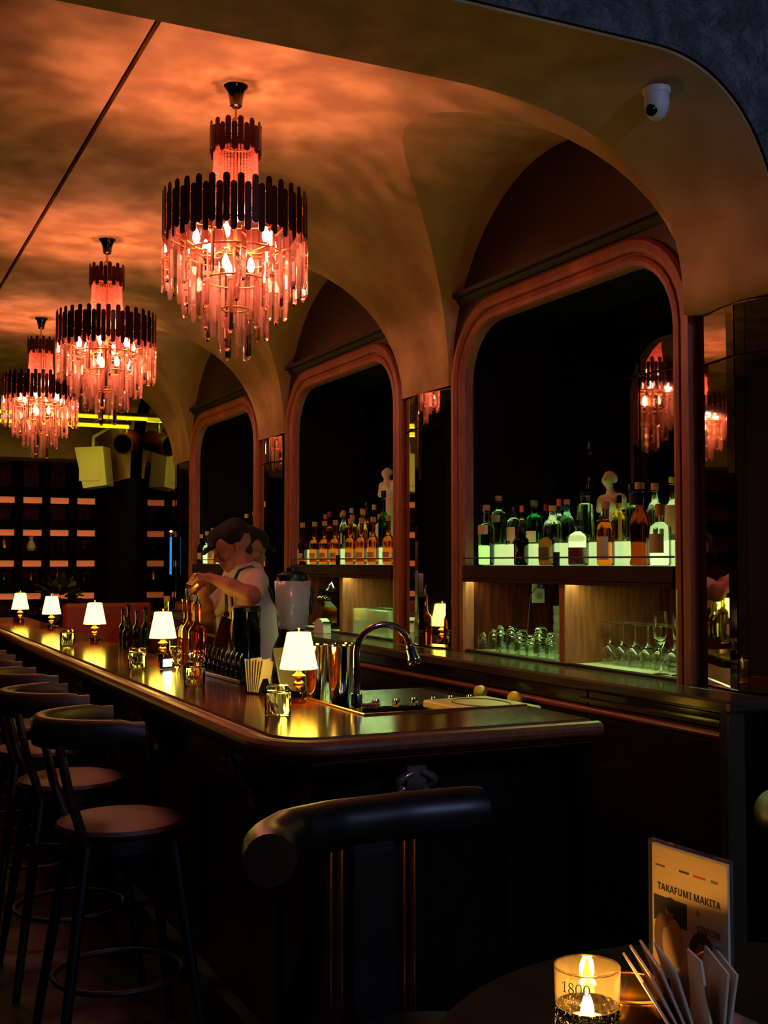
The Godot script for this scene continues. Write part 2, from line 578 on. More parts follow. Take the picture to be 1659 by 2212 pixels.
func cabinet(i: int) -> void:
	var zc: float = BAYS[i] + 0.015
	var names := ["nearest arched mahogany back bar niche holding clear and green bottles", "second arched mahogany back bar niche with rows of amber whiskey bottles", "third arched mahogany back bar niche behind the bartenders"]
	var t := thing("bar_niche", names[i], "cabinet")
	# arch panel with the opening left out
	var s := st()
	var inner := rounded_top(zc, 0.79, 1.187, 2.69, 0.30)
	var outer := []
	var nn := inner.size()
	for k in nn:
		var v: Vector2 = inner[k][0] - Vector2(zc, 1.95)
		var zz: float = BAYS[i]
		if k < 9:
			outer.append(Vector2(zz + RL, lerpf(1.187, YS, k / 8.0)))
		elif k >= nn - 9:
			outer.append(Vector2(zz - RL, lerpf(YS, 1.187, (k - (nn - 9)) / 8.0)))
		else:
			var a := PI * (k - 8) / float(nn - 17)
			outer.append(Vector2(zz + RL * cos(a), YS + RL * sin(a)))
	for k in nn - 1:
		var a: Vector2 = inner[k][0]
		var b: Vector2 = inner[k + 1][0]
		quad(s, Vector3(2.515, a.y, a.x), Vector3(2.515, b.y, b.x), Vector3(2.515, outer[k + 1].y, outer[k + 1].x), Vector3(2.515, outer[k].y, outer[k].x))
		quad(s, Vector3(2.555, a.y, a.x), Vector3(2.555, outer[k].y, outer[k].x), Vector3(2.555, outer[k + 1].y, outer[k + 1].x), Vector3(2.555, b.y, b.x))
	put("arch_panel", done(s), M.mahogany, t)
	# moulded frame; profile runs from the reveal outwards
	var o := rounded_top(zc, 0.71, 1.187, 2.615, 0.25)
	var prof := [Vector2(0, 0.05), Vector2(0, 0.01), Vector2(0.006, -0.002), Vector2(0.022, -0.008), Vector2(0.036, -0.004), Vector2(0.041, 0.006), Vector2(0.047, 0.006), Vector2(0.052, -0.008), Vector2(0.066, -0.016), Vector2(0.092, -0.012), Vector2(0.102, 0.0), Vector2(0.102, 0.05)]
	put("frame", sweep(o, prof, 2.50), M.frame, t)
	# niche: sides, top, mirror tiles
	for sd in [-1.0, 1.0]:
		put("side_panel", boxed(Vector3(0.46, 1.18, 0.048), 0.003, Vector3(2.775, 2.13, zc + sd * 0.736)), M.black_wood, t)
		put("side_panel", boxed(Vector3(0.46, 0.387, 0.048), 0.003, Vector3(2.775, 1.3435, zc + sd * 0.736)), M.panel, t)
	put("sill", span(Vector3(2.44, 1.150, zc - 0.84), Vector3(2.53, 1.186, zc + 0.84), 0.003), M.counter, t)
	put("niche_top", span(Vector3(2.556, 2.66, zc - 0.712), Vector3(3.0, 2.72, zc + 0.712)), M.black_wood, t)
	var zj := [zc - 0.71, zc - 0.30, zc + 0.10 - 0.19, zc + 0.71]
	zj = [zc - 0.71, zc - 0.085, zc + 0.71]
	for a in 2:
		for b in [[1.57, 2.344], [2.350, 2.66]]:
			put("mirror_panel", span(Vector3(2.98, b[0], zj[a] + 0.003), Vector3(2.996, b[1], zj[a + 1] - 0.003), 0.003), M.smoked_mirror, t)
	put("mirror_joint", span(Vector3(2.99, 1.57, zc - 0.71), Vector3(3.0, 2.66, zc + 0.71)), M.joint, t)
	# shelf with its lit riser and the rail in front of the bottles
	put("shelf", span(Vector3(2.49, 1.507, zc - 0.708), Vector3(3.0, 1.565, zc + 0.712), 0.004), M.shelf, t)
	put("light_panel", span(Vector3(2.592, 1.566, zc - 0.705), Vector3(2.97, 1.655, zc + 0.705), 0.003), M.led, t)
	put("shelf_lip", span(Vector3(2.488, 1.494, zc - 0.708), Vector3(2.508, 1.508, zc + 0.708), 0.002), M.shelf, t)
	put("rail", tubed([Vector3(2.498, 1.597, zc - 0.71), Vector3(2.498, 1.597, zc + 0.71)], 0.0035, 8), M.counter_dark, t)
	put("rail_post", tubed([Vector3(2.498, 1.565, zc + 0.02), Vector3(2.498, 1.618, zc + 0.02)], [0.013, 0.013], 12), M.black, t)
	# lower compartments
	put("divider", span(Vector3(2.505, 1.187, zc + 0.022), Vector3(2.97, 1.507, zc + 0.062), 0.003), M.frame, t)
	put("back_panel", span(Vector3(2.955, 1.187, zc - 0.085), Vector3(2.985, 1.507, zc + 0.022), 0.002), M.panel, t)
	put("back_panel", span(Vector3(2.955, 1.187, zc + 0.062), Vector3(2.985, 1.507, zc + 0.40), 0.002), M.panel, t)
	put("back_panel", span(Vector3(2.965, 1.187, zc + 0.402), Vector3(2.995, 1.507, zc + 0.712), 0.002), M.shelf, t)
	put("back_panel", span(Vector3(2.967, 1.187, zc - 0.712), Vector3(2.997, 1.507, zc - 0.087), 0.002), M.shelf, t)
	put("floor_board", span(Vector3(2.53, 1.178, zc - 0.712), Vector3(2.985, 1.194, zc + 0.712), 0.002), M.white_board, t)
	put("front_lip", span(Vector3(2.505, 1.176, zc - 0.712), Vector3(2.53, 1.198, zc + 0.712), 0.003), M.shelf, t)
	put("light_strip", span(Vector3(2.53, 1.5045, zc - 0.70), Vector3(2.545, 1.507, zc + 0.70), 0.0005), M.led_strip, t)
	var l := AreaLight3D.new()
	l.name = "strip_light"
	l.area_size = Vector2(0.015, 1.4)
	l.light_color = Color(0.80, 0.98, 0.58)
	l.light_energy = 0.46
	l.transform = Transform3D(Basis(Vector3.RIGHT, -PI / 2), Vector3(2.5375, 1.5035, zc))
	l.area_range = 20.0
	l.shadow_enabled = true
	t.add_child(l, true)
	var l2: AreaLight3D = l.duplicate()
	l2.name = "panel_light"
	l2.area_size = Vector2(1.38, 0.085)
	l2.light_color = Color(0.74, 0.95, 0.62)
	l2.light_energy = 0.03
	l2.transform = Transform3D(Basis(Vector3.UP, PI / 2), Vector3(2.590, 1.61, zc))
	t.add_child(l2, true)
	# cornice that crosses the arch
	var cs := st()
	var cp := [Vector2(2.55, 2.705), Vector2(2.535, 2.708), Vector2(2.53, 2.72), Vector2(2.505, 2.735), Vector2(2.49, 2.752), Vector2(2.47, 2.757), Vector2(2.465, 2.775), Vector2(2.48, 2.782), Vector2(2.55, 2.785)]
	var poly := PackedVector2Array(cp)
	extrude(cs, poly, 1.63, Transform3D(Basis(), Vector3(0, 0, BAYS[i] - 0.808)))
	var co := struct("trim_%d" % (i + 2), done(cs), M.cornice)
	co.set_meta("label", "dark wooden cornice across the arch")

func back_counter() -> void:
	var t := thing("back_counter", "long dark back bar counter with a polished ledge below the arched niches", "counter")
	put("ledge", span(Vector3(2.28, 1.150, -9.3), Vector3(2.439, 1.187, -2.555), 0.008), M.counter, t)
	put("body", span(Vector3(2.33, 0.0, -9.3), Vector3(2.438, 1.15, -2.57), 0.004), M.counter_dark, t)
	put("moulding", tubed([Vector3(2.30, 1.083, -9.3), Vector3(2.30, 1.083, -2.60)], 0.013, 10), M.pink_wood, t)
	put("lower_ledge", span(Vector3(2.29, 1.108, -3.30), Vector3(2.34, 1.122, -2.60), 0.003), M.counter, t)
	var z := -2.605
	while z > -9.2:
		put("front_panel", span(Vector3(2.295, 0.06, z - 0.655), Vector3(2.335, 1.068, z), 0.004), M.counter_panel, t)
		put("apron_panel", span(Vector3(2.305, 1.098, z - 0.655), Vector3(2.335, 1.146, z), 0.003), M.counter_panel, t)
		z -= 0.662
	put("end_post", span(Vector3(2.285, 0.0, -2.60), Vector3(2.35, 1.15, -2.56), 0.005), M.counter, t)

func far_end() -> void:
	# lit pigeonhole shelving on the far wall
	var t := thing("wall_shelving", "dark shelving of lit pigeonholes across the far wall", "shelving", Vector3(0, 0, -12.5))
	put("back_board", span(Vector3(-3.4, 0.3, 0.0), Vector3(2.5, 2.6, 0.02)), M.panel, t)
	var ys := [0.93, 1.262, 1.595, 1.91, 2.244]
	var pitch := 0.27
	var x := 2.52
	var k := 0
	while x > 0.6:
		put("upright", span(Vector3(x - 0.075, 0.3, 0.02), Vector3(x, 2.6, 0.30), 0.004), M.black_wood, t)
		x -= pitch
		k += 1
	for y in ys:
		put("shelf_board", span(Vector3(-3.4, y, 0.02), Vector3(2.5, y + 0.10, 0.30), 0.004), M.black_wood, t)
	x = 2.52 - 0.075
	for c in 6:
		for y in ys:
			put("light_strip", span(Vector3(x - 0.19, y - 0.062, 0.24), Vector3(x - 0.005, y - 0.0, 0.255), 0.002), M.cell_led, t)
		x -= pitch
	for y in [1.0, 1.9]:
		omni(t, Vector3(2.0, y, 0.6), Color(1.0, 0.6, 0.36), 0.006)
	struct("wall_far_bulkhead", span(Vector3(-3.4, 2.62, -12.5), Vector3(2.6, H, -11.9)), M.plaster, get_node("wall_far"))
	# things kept in the pigeonholes
	var vase := lathed([Vector2(0, 0), Vector2(0.035, 0), Vector2(0.05, 0.03), Vector2(0.035, 0.08), Vector2(0.018, 0.11), Vector2(0.03, 0.15), Vector2(0, 0.15)], 14)
	var cols := [M.stone, M.brass, M.smoked_metal, solid_glass(Color(0.3, 0.9, 0.45))]
	var words := ["pale stone", "dull brass", "dark metal", "green glass"]
	var n := 0
	x = 2.52 - 0.075 - 0.095
	for c in 5:
		for r in [2, 3]:
			var m: int = (c + r * 2) % 4
			if c == 0 and r == 2:
				m = 3
			var v := put("vase", vase, cols[m])
			v.position = Vector3(x - c * pitch, ys[r - 1] + 0.10, -12.33)
			tag(v, "small %s vase, %s cell from the right, %s row of the far shelving" % [words[m], NTH[c], ["", "", "middle", "upper"][r]], "vase")
			n += 1
	# yellow tubes hung below the ceiling
	for d in [[2.902, -10.6, 1.25, 2.62, "upper yellow light tube over the far end of the bar"], [2.80, -10.42, 1.18, 2.37, "lower yellow light tube over the far end of the bar"]]:
		var tl := thing("light_tube", d[4], "light", Vector3((d[2] + d[3]) / 2, d[0], d[1]))
		var hl: float = (d[3] - d[2]) / 2
		put("tube", tubed([Vector3(-hl, 0, 0), Vector3(hl, 0, 0)], 0.016, 10), M.tube, tl)
		put("housing", span(Vector3(-hl - 0.02, 0.018, -0.03), Vector3(hl + 0.02, 0.05, 0.03)), M.steel, tl)
		var l := AreaLight3D.new()
		l.name = "tube_light"
		l.area_size = Vector2(hl * 2, 0.03)
		l.light_color = Color(0.98, 0.90, 0.12)
		l.light_energy = 0.4
		l.shadow_enabled = true
		l.area_range = 20.0
		l.transform = Transform3D(Basis(Vector3.RIGHT, -PI / 2), Vector3(0, -0.022, 0))
		tl.add_child(l, true)
		put("hanger", tubed([Vector3(-hl * 0.7, 0.05, 0), Vector3(-hl * 0.7, H - d[0], 0)], 0.004, 6), M.steel, tl)
		put("hanger", tubed([Vector3(hl * 0.7, 0.05, 0), Vector3(hl * 0.7, H - d[0], 0)], 0.004, 6), M.steel, tl)
	# mirror that fills the last arch
	var mm := thing("wall_mirror", "tall wall mirror filling the far arch behind the white speaker", "mirror", Vector3(2.6, 0, -10.2))
	var s := st()
	var poly := PackedVector2Array([Vector2(-0.82, 0.4)])
	for i in 25:
		var a := PI - PI * i / 24
		poly.append(Vector2(0.82 * cos(a), YS + 0.82 * sin(a)))
	poly.append(Vector2(0.82, 0.4))
	extrude(s, poly, 0.02, Transform3D(Basis(Vector3(0, 0, 1), Vector3(0, 1, 0), Vector3(-1, 0, 0)), Vector3.ZERO))
	put("glass", done(s), M.smoked_mirror, mm)
	put("bottom_rail", span(Vector3(-0.03, 0.38, -0.83), Vector3(0.03, 0.42, 0.83)), M.black_wood, mm)
	# white speaker on its bracket
	var sp := thing("speaker", "white wedge speaker hanging near the far corner", "speaker", Vector3(2.21, 2.48, -11.2), -0.55)
	s = st()
	extrude(s, PackedVector2Array([Vector2(-0.15, 0.19), Vector2(0.13, 0.20), Vector2(0.17, -0.17), Vector2(-0.06, -0.20)]), 0.20, Transform3D(Basis(), Vector3(0, 0, -0.1)))
	put("case", done(s), M.white, sp)
	put("grille", span(Vector3(-0.10, -0.13, 0.1), Vector3(0.10, 0.15, 0.106)), M.white, sp)
	put("bracket", tubed([Vector3(0.0, 0.19, 0), Vector3(0.0, 0.3, 0), Vector3(0.22, 0.42, 0), Vector3(0.22, 0.78, 0)], 0.018, 8), M.white, sp)
	# purple can spotlight
	var sl := thing("spotlight", "dark purple cylindrical spotlight hanging before the far mirror", "spotlight", Vector3(2.43, 2.70, -10.75))
	var b := Basis(Vector3.UP, -0.5) * Basis(Vector3.RIGHT, -PI / 2 + 0.25)
	var pm := mat(Color(0.22, 0.03, 0.07), 0.35)
	put("can", lathed([Vector2(0.085, -0.15), Vector2(0.10, -0.15), Vector2(0.10, 0.13), Vector2(0.08, 0.15), Vector2(0, 0.15)], 24), pm, sl, Transform3D(b, Vector3.ZERO))
	put("lens", lathed([Vector2(0, -0.10), Vector2(0.084, -0.10), Vector2(0.084, -0.09), Vector2(0, -0.09)], 24), M.gloss_black, sl, Transform3D(b, Vector3.ZERO))
	put("yoke", tubed([Vector3(0, 0.09, 0), Vector3(0, H - 2.70, 0)], 0.014, 8), M.steel, sl)
	# leafy plant, red seat back and a glowing panel for a blue reflection
	var pl := thing("potted_plant", "dark bushy potted plant at the far end of the bar", "plant", Vector3(1.86, 0, -10.95))
	put("pot", lathed([Vector2(0, 0), Vector2(0.16, 0), Vector2(0.22, 0.8), Vector2(0.20, 0.8), Vector2(0.19, 0.75), Vector2(0, 0.75)], 20), M.black, pl)
	put("stem", tubed([Vector3(0, 0.7, 0), Vector3(0.02, 1.0, 0), Vector3(0, 1.25, 0)], 0.02, 8), M.stool_wood, pl)
	var lf := st()
	rng.seed = 77
	for i in 170:
		var d := Vector3(rng.randf_range(-1, 1), rng.randf_range(-0.8, 1), rng.randf_range(-1, 1)).normalized()
		var c := Vector3(0, 1.25, 0) + d * rng.randf_range(0.05, 0.2)
		var u := d.cross(Vector3(0.3, 1, 0.2)).normalized() * 0.035
		var w := (d + Vector3(0, rng.randf_range(-0.5, 0.5), 0)).normalized() * 0.09
		tri(lf, c, c + w * 0.5 + u, c + w)
		tri(lf, c, c + w, c + w * 0.5 - u)
	put("foliage", done(lf), mat(Color(0.17, 0.15, 0.07), 0.6), pl).set_meta("kind", "stuff")
	var rs := thing("banquette", "dim red upholstered bench back beyond the bar bottles", "bench", Vector3(2.1, 0, -9.95))
	put("backrest", boxed(Vector3(0.75, 0.42, 0.1), 0.03, Vector3(0, 1.02, 0)), mat(Color(0.5, 0.05, 0.03), 0.5), rs)
	put("seat", boxed(Vector3(0.75, 0.14, 0.45), 0.03, Vector3(0, 0.72, 0.25)), mat(Color(0.5, 0.05, 0.03), 0.5), rs)
	put("base", boxed(Vector3(0.72, 0.66, 0.42), 0.01, Vector3(0, 0.33, 0.24)), M.black_wood, rs)
	var bs := thing("blue_reflection_panel", "narrow glowing blue panel for a screen reflected in the far mirror pillar", "screen", Vector3(2.44, 1.64, -9.13))
	put("panel", span(Vector3(-0.015, -0.17, -0.03), Vector3(0.0, 0.17, 0.03), 0.003), M.gloss_black, bs)
	put("display", span(Vector3(-0.018, -0.16, -0.026), Vector3(-0.015, 0.14, 0.026), 0.001), M.blue_reflection, bs)

# ---------------------------------------------------------------- the bar
func bar_outline(inset: float) -> Array:
	# customer side of the counter, from the far end round the corner to the wall: [Vector2(x, z), outward normal]
	var out := []
	var r := 0.20
	var x0 := 1.03
	var z1 := -2.89
	for i in 13:
		out.append([Vector2(x0, lerpf(-10.5, z1 - r, i / 12.0)), Vector2(-1, 0)])
	for i in range(1, 12):
		var a := PI / 2 * i / 12
		out.append([Vector2(x0 + r - r * cos(a), z1 - r + r * sin(a)), Vector2(-cos(a), sin(a))])
	for i in 6:
		out.append([Vector2(lerpf(x0 + r, 2.10, i / 5.0), z1), Vector2(0, 1)])
	for e in out:
		e[0] = e[0] - e[1] * inset
	return out

func sweep_flat(outline: Array, prof: Array) -> ArrayMesh:
	var s := st()
	for k in prof.size() - 1:
		s.set_smooth_group(k % 30 + 1)
		for i in outline.size() - 1:
			var q := []
			for e in [[i, k], [i + 1, k], [i + 1, k + 1], [i, k + 1]]:
				var p: Vector2 = outline[e[0]][0] + outline[e[0]][1] * prof[e[1]].x
				q.append(Vector3(p.x, prof[e[1]].y, p.y))
			quad(s, q[3], q[2], q[1], q[0])
	return done(s)

func build_bar() -> void:
	var t := thing("bar_counter", "long L-shaped polished dark wood bar counter with a rounded corner", "bar counter")
	var o := bar_outline(0.075)
	var poly := PackedVector2Array()
	for e in o:
		poly.append(e[0])
	poly.append(Vector2(2.10, -3.32))
	poly.append(Vector2(1.505, -3.32))
	poly.append(Vector2(1.505, -10.5))
	var flat := Transform3D(Basis(Vector3(1, 0, 0), Vector3(0, 0, 1), Vector3(0, -1, 0)), Vector3(0, 1.10, 0))
	put("top", extruded(poly, 0.05, flat), M.bar_top, t)
	put("edge_moulding", sweep_flat(bar_outline(0.0), [Vector2(-0.08, 1.05), Vector2(-0.08, 1.0985), Vector2(-0.074, 1.0985), Vector2(-0.070, 1.092), Vector2(-0.062, 1.088), Vector2(-0.056, 1.095), Vector2(-0.03, 1.099), Vector2(-0.012, 1.096), Vector2(-0.002, 1.086), Vector2(0, 1.076), Vector2(-0.004, 1.064), Vector2(-0.014, 1.056), Vector2(-0.03, 1.052), Vector2(-0.036, 1.044), Vector2(-0.055, 1.038), Vector2(-0.06, 1.03)]), M.bar_edge, t)
	put("apron", sweep_flat(bar_outline(0.06), [Vector2(0.0, 1.04), Vector2(0, 1.022), Vector2(-0.014, 1.012), Vector2(-0.02, 1.002), Vector2(-0.16, 1.002)]), M.bar_body, t)
	put("front", sweep_flat(bar_outline(0.20), [Vector2(0, 1.01), Vector2(0, 0.14), Vector2(0.03, 0.12), Vector2(0.03, 0.0)]), M.bar_body, t)
	# raised panels of the front
	for k in 9:
		var z := -3.62 - k * 0.78
		put("front_panel", boxed(Vector3(0.02, 0.62, 0.58), 0.008, Vector3(1.226, 0.53, z)), M.bar_body, t)
	for x in [1.66, 2.0]:
		put("end_panel", boxed(Vector3(0.27, 0.62, 0.02), 0.008, Vector3(x, 0.53, -3.081)), M.bar_body, t)
	put("inner_panel", span(Vector3(1.47, 0.0, -10.5), Vector3(1.50, 1.05, -3.3), 0.003), M.bar_body, t)
	put("end_board", span(Vector3(2.07, 0.0, -3.3), Vector3(2.10, 1.05, -2.96), 0.003), M.bar_body, t)
	# carved acanthus brackets under the overhang
	for e in [[Vector3(1.23, 1.002, -3.42), -PI / 2], [Vector3(1.50, 1.002, -3.085), 0.0], [Vector3(1.23, 1.002, -4.60), -PI / 2], [Vector3(1.23, 1.002, -5.8), -PI / 2]]:
		var at: Vector3 = e[0]
		var xf := Transform3D(Basis(Vector3.UP, e[1]), at)
		var br := put("bracket", bracket_shape(), M.carving, t, xf)
		for sx in [-1.0, 1.0]:
			for j in 4:
				var pts := []
				var rad := []
				for m in 7:
					var u := m / 6.0
					var y := -0.015 - j * 0.042 - 0.05 * u
					pts.append(Vector3(sx * (0.012 + 0.046 * sin(u * 2.6) * (1.0 - j * 0.16)), y, 0.125 * (1 - j * 0.24) + 0.012 - 0.03 * u * u))
					rad.append(0.004 + 0.009 * sin(PI * (0.15 + 0.8 * u)))
				put("carved_leaf", tubed(pts, rad, 7), M.carving, br)

func bracket_shape() -> ArrayMesh:
	var p := PackedVector2Array([Vector2(0, 0), Vector2(0.13, 0)])
	for i in 12:
		var u := i / 11.0
		p.append(Vector2(0.13 - 0.10 * u + 0.016 * sin(u * TAU * 1.5), -0.02 - 0.20 * u))
	p.append(Vector2(0.0, -0.225))
	var s := st()
	extrude(s, p, 0.06, Transform3D(Basis(Vector3(0, 0, 1), Vector3(0, 1, 0), Vector3(-1, 0, 0)), Vector3(0.03, 0, 0)))
	return done(s)

func station() -> void:
	var t := thing("sink_station", "recessed stainless steel sink deck inside the corner of the bar", "sink")
	var s := st()
	put("deck", span(Vector3(1.51, 1.045, -3.62), Vector3(2.25, 1.06, -3.56), 0.003), M.steel, t)
	put("deck", span(Vector3(1.51, 1.045, -4.3), Vector3(2.25, 1.06, -3.80), 0.003), M.steel, t)
	put("deck", span(Vector3(1.51, 1.045, -3.562), Vector3(1.58, 1.06, -3.325), 0.003), M.steel, t)
	put("deck", span(Vector3(2.06, 1.045, -3.562), Vector3(2.25, 1.06, -3.325), 0.003), M.steel, t)
	put("basin_bottom", span(Vector3(1.57, 0.87, -3.57), Vector3(2.07, 0.88, -3.33), 0.002), M.steel, t)
	put("basin_wall", span(Vector3(1.565, 0.88, -3.57), Vector3(1.575, 1.05, -3.33), 0.002), M.steel, t)
	put("basin_wall", span(Vector3(2.06, 0.88, -3.57), Vector3(2.07, 1.05, -3.33), 0.002), M.steel, t)
	put("basin_wall", span(Vector3(1.57, 0.88, -3.575), Vector3(2.07, 1.05, -3.565), 0.002), M.steel, t)
	put("rim", span(Vector3(1.502, 1.058, -3.328), Vector3(2.10, 1.106, -3.318), 0.002), M.brass, t)  # brass tone stands in for lamp light on the wooden inner edge
	put("rim", span(Vector3(1.500, 1.058, -4.3), Vector3(1.510, 1.106, -3.318), 0.002), M.brass, t)
	put("leg", span(Vector3(1.56, 0, -4.28), Vector3(1.60, 1.045, -4.24)), M.steel, t)
	put("leg", span(Vector3(2.18, 0, -4.28), Vector3(2.22, 1.045, -4.24)), M.steel, t)
	put("leg", span(Vector3(2.18, 0, -3.40), Vector3(2.22, 1.045, -3.36)), M.steel, t)
	put("well", span(Vector3(1.62, 0.80, -3.80), Vector3(2.20, 0.81, -3.62), 0.002), M.steel, t)
	# gooseneck tap
	var f := thing("faucet", "tall chrome gooseneck faucet with a pull-down spray head", "faucet", Vector3(1.555, 1.06, -3.50), 0.0)
	put("base", lathed([Vector2(0, 0), Vector2(0.026, 0), Vector2(0.026, 0.012), Vector2(0.019, 0.018), Vector2(0.019, 0.085), Vector2(0.0165, 0.09), Vector2(0, 0.09)], 24), M.chrome, f)
	var d := Vector3(0.98, 0, 0.14).normalized()
	var path := []
	for i in 8:
		path.append(Vector3(0, 0.085 + 0.135 * i / 7.0, 0))
	for i in range(1, 17):
		var a := PI - (PI * 0.93) * i / 16
		path.append(Vector3(0, 0.22, 0) + d * (0.093 + 0.093 * cos(a)) + Vector3(0, 0.093 * sin(a), 0))
	put("neck", tubed(path, 0.0115, 14), M.chrome, f)
	var e: Vector3 = path[-1]
	var q: Vector3 = (path[-1] - path[-2]).normalized()
	put("spray_head", tubed([e - q * 0.004, e + q * 0.008, e + q * 0.010, e + q * 0.035, e + q * 0.04, e + q * 0.060, e + q * 0.064], [0.012, 0.0145, 0.017, 0.0175, 0.021, 0.024, 0.019], 18), M.chrome, f)
	put("lever", tubed([Vector3(0, 0.05, 0), Vector3(0.03, 0.05, 0.02), Vector3(0.065, 0.05, 0.035)], [0.006, 0.006, 0.008], 8), M.chrome, f)
	# board
	var b := thing("cutting_board", "pale wooden cutting board with an oval juice groove beside the sink", "board", Vector3(2.04, 1.062, -3.525), 0.06)
	put("slab", boxed(Vector3(0.27, 0.028, 0.345), 0.006, Vector3(0, 0.014, 0)), mat(Color(0.72, 0.62, 0.40), 0.4), b)
	var ring := []
	for i in 32:
		ring.append(Vector3(0.09 * cos(TAU * i / 32), 0.0275, 0.125 * sin(TAU * i / 32)))
	put("groove", tubed(ring, 0.004, 6, true), mat(Color(0.33, 0.17, 0.09), 0.5), b)
	# speed rail bottles whose steel pourers stand in a row
	var jar := lathed([Vector2(0, 0), Vector2(0.034, 0), Vector2(0.036, 0.01), Vector2(0.036, 0.18), Vector2(0.014, 0.225), Vector2(0.014, 0.25), Vector2(0, 0.25)], 16)
	var cap := lathed([Vector2(0, 0), Vector2(0.016, 0), Vector2(0.016, 0.02), Vector2(0.012, 0.034), Vector2(0, 0.034)], 14)
	for i in 7:
		var j := thing("bottle", "dark speed-rail bottle with a bright cap behind the sink, %s from the left" % NTH[i], "bottle", Vector3(1.67 + 0.076 * i, 0.81, -3.752 - 0.010 * (i % 2)), 0.0, "speed rail bottles behind the sink")
		put("body", jar, M.gloss_black, j)
		put("cap", cap, M.chrome, j, Transform3D(Basis(), Vector3(0, 0.248, 0)))

# ---------------------------------------------------------------- chandeliers
func chandelier() -> Node3D:
	var t := thing("chandelier", "nearest and largest crystal chandelier with smoked metal blades", "chandelier", Vector3(1.24, H, BAYS[0] - 0.07))
	put("canopy", lathed([Vector2(0, -0.078), Vector2(0.014, -0.076), Vector2(0.021, -0.07), Vector2(0.024, -0.045), Vector2(0.030, -0.02), Vector2(0.041, -0.006), Vector2(0.044, 0.0), Vector2(0, 0.0)], 28), mat(Color(0.48, 0.44, 0.40), 0.1, 1.0), t)
	put("stem", tubed([Vector3(0, -0.075, 0), Vector3(0, -0.27, 0)], 0.004, 8), M.brass, t)
	var hook := []
	for i in 12:
		hook.append(Vector3(0.012 * cos(TAU * i / 12), -0.125 + 0.014 * sin(TAU * i / 12), 0))
	put("hook", tubed(hook, 0.003, 6, true), M.brass, t)
	# blades with rounded ends
	var blade := func(w: float, l: float) -> ArrayMesh:
		var p := PackedVector2Array()
		for i in 7:
			var a := PI * i / 6
			p.append(Vector2(w / 2 * cos(a), l / 2 - w / 2 + w * 0.5 * sin(a)))
		for i in 7:
			var a := PI + PI * i / 6
			p.append(Vector2(w / 2 * cos(a), -l / 2 + w / 2 + w * 0.5 * sin(a)))
		return extruded(p, 0.003, Transform3D(Basis(), Vector3(0, 0, -0.0015)))
	var b1: ArrayMesh = blade.call(0.0195, 0.100)
	for i in 26:
		var a := TAU * i / 26
		put("crown_blade", b1, M.smoked_metal, t, Transform3D(Basis(Vector3.UP, PI / 2 - a), Vector3(0.089 * cos(a), -0.195 + (0.010 if i % 2 else -0.010), 0.089 * sin(a))))
	var b2: ArrayMesh = blade.call(0.0225, 0.165)
	for i in 66:
		var a := TAU * i / 66
		var r := 0.251 if i % 2 else 0.246
		put("ring_blade", b2, M.smoked_metal, t, Transform3D(Basis(Vector3.UP, PI / 2 - a), Vector3(r * cos(a), -0.484 + (0.013 if i % 2 else -0.013), r * sin(a))))
	# rings that carry them
	for d in [[0.082, -0.20, "crown_ring"], [0.239, -0.435, "upper_ring"], [0.239, -0.53, "lower_ring"], [0.176, -0.60, "tier_ring"], [0.108, -0.69, "tier_ring"], [0.046, -0.79, "tier_ring"]]:
		var c := []
		for i in 40:
			c.append(Vector3(d[0] * cos(TAU * i / 40), d[1], d[0] * sin(TAU * i / 40)))
		put(d[2], tubed(c, 0.004, 6, true), M.brass, t)
	put("spindle", tubed([Vector3(0, -0.27, 0), Vector3(0, -0.80, 0)], 0.008, 10), M.brass, t)
	for i in 6:
		var a := TAU * i / 6
		put("arm", tubed([Vector3(0, -0.55, 0), Vector3(0.07 * cos(a), -0.60, 0.07 * sin(a)), Vector3(0.14 * cos(a), -0.59, 0.14 * sin(a)), Vector3(0.239 * cos(a), -0.53, 0.239 * sin(a))], 0.005, 6), M.brass, t)
	# strings of beads from crown to ring
	var bm := SphereMesh.new()
	bm.radius = 0.0052
	bm.height = 0.0104
	bm.radial_segments = 8
	bm.rings = 4
	var mmi := MultiMeshInstance3D.new()
	mmi.name = "bead_curtain"
	var mm := MultiMesh.new()
	mm.transform_format = MultiMesh.TRANSFORM_3D
	mm.mesh = bm
	var nb := 40
	var nr := 19
	mm.instance_count = nb * nr
	for i in nb:
		for k in nr:
			var u := k / float(nr - 1)
			var r := lerpf(0.074, 0.094, u) - 0.006 * sin(PI * u)
			var a := TAU * i / nb
			mm.set_instance_transform(i * nr + k, Transform3D(Basis(), Vector3(r * cos(a), lerpf(-0.235, -0.435, u), r * sin(a))))
	mmi.multimesh = mm
	mmi.material_override = M.bead
	mmi.set_meta("kind", "stuff")
	t.add_child(mmi)
	# tiers of three-sided crystal rods
	var rod := func(l: float) -> ArrayMesh:
		var s := st()
		s.set_smooth_group(-1)
		var r := 0.0118
		var top := []
		var bot := []
		var tip := []
		for j in 3:
			var a := TAU * j / 3 + PI / 6
			top.append(Vector3(r * cos(a), 0, r * sin(a)))
			bot.append(Vector3(r * cos(a), -l + 0.012, r * sin(a)))
			tip.append(Vector3(r * 0.55 * cos(a), -l, r * 0.55 * sin(a)))
		for j in 3:
			var k := (j + 1) % 3
			quad(s, top[j], bot[j], bot[k], top[k])
			quad(s, bot[j], tip[j], tip[k], bot[k])
		tri(s, top[0], top[1], top[2])
		tri(s, tip[2], tip[1], tip[0])
		return done(s)
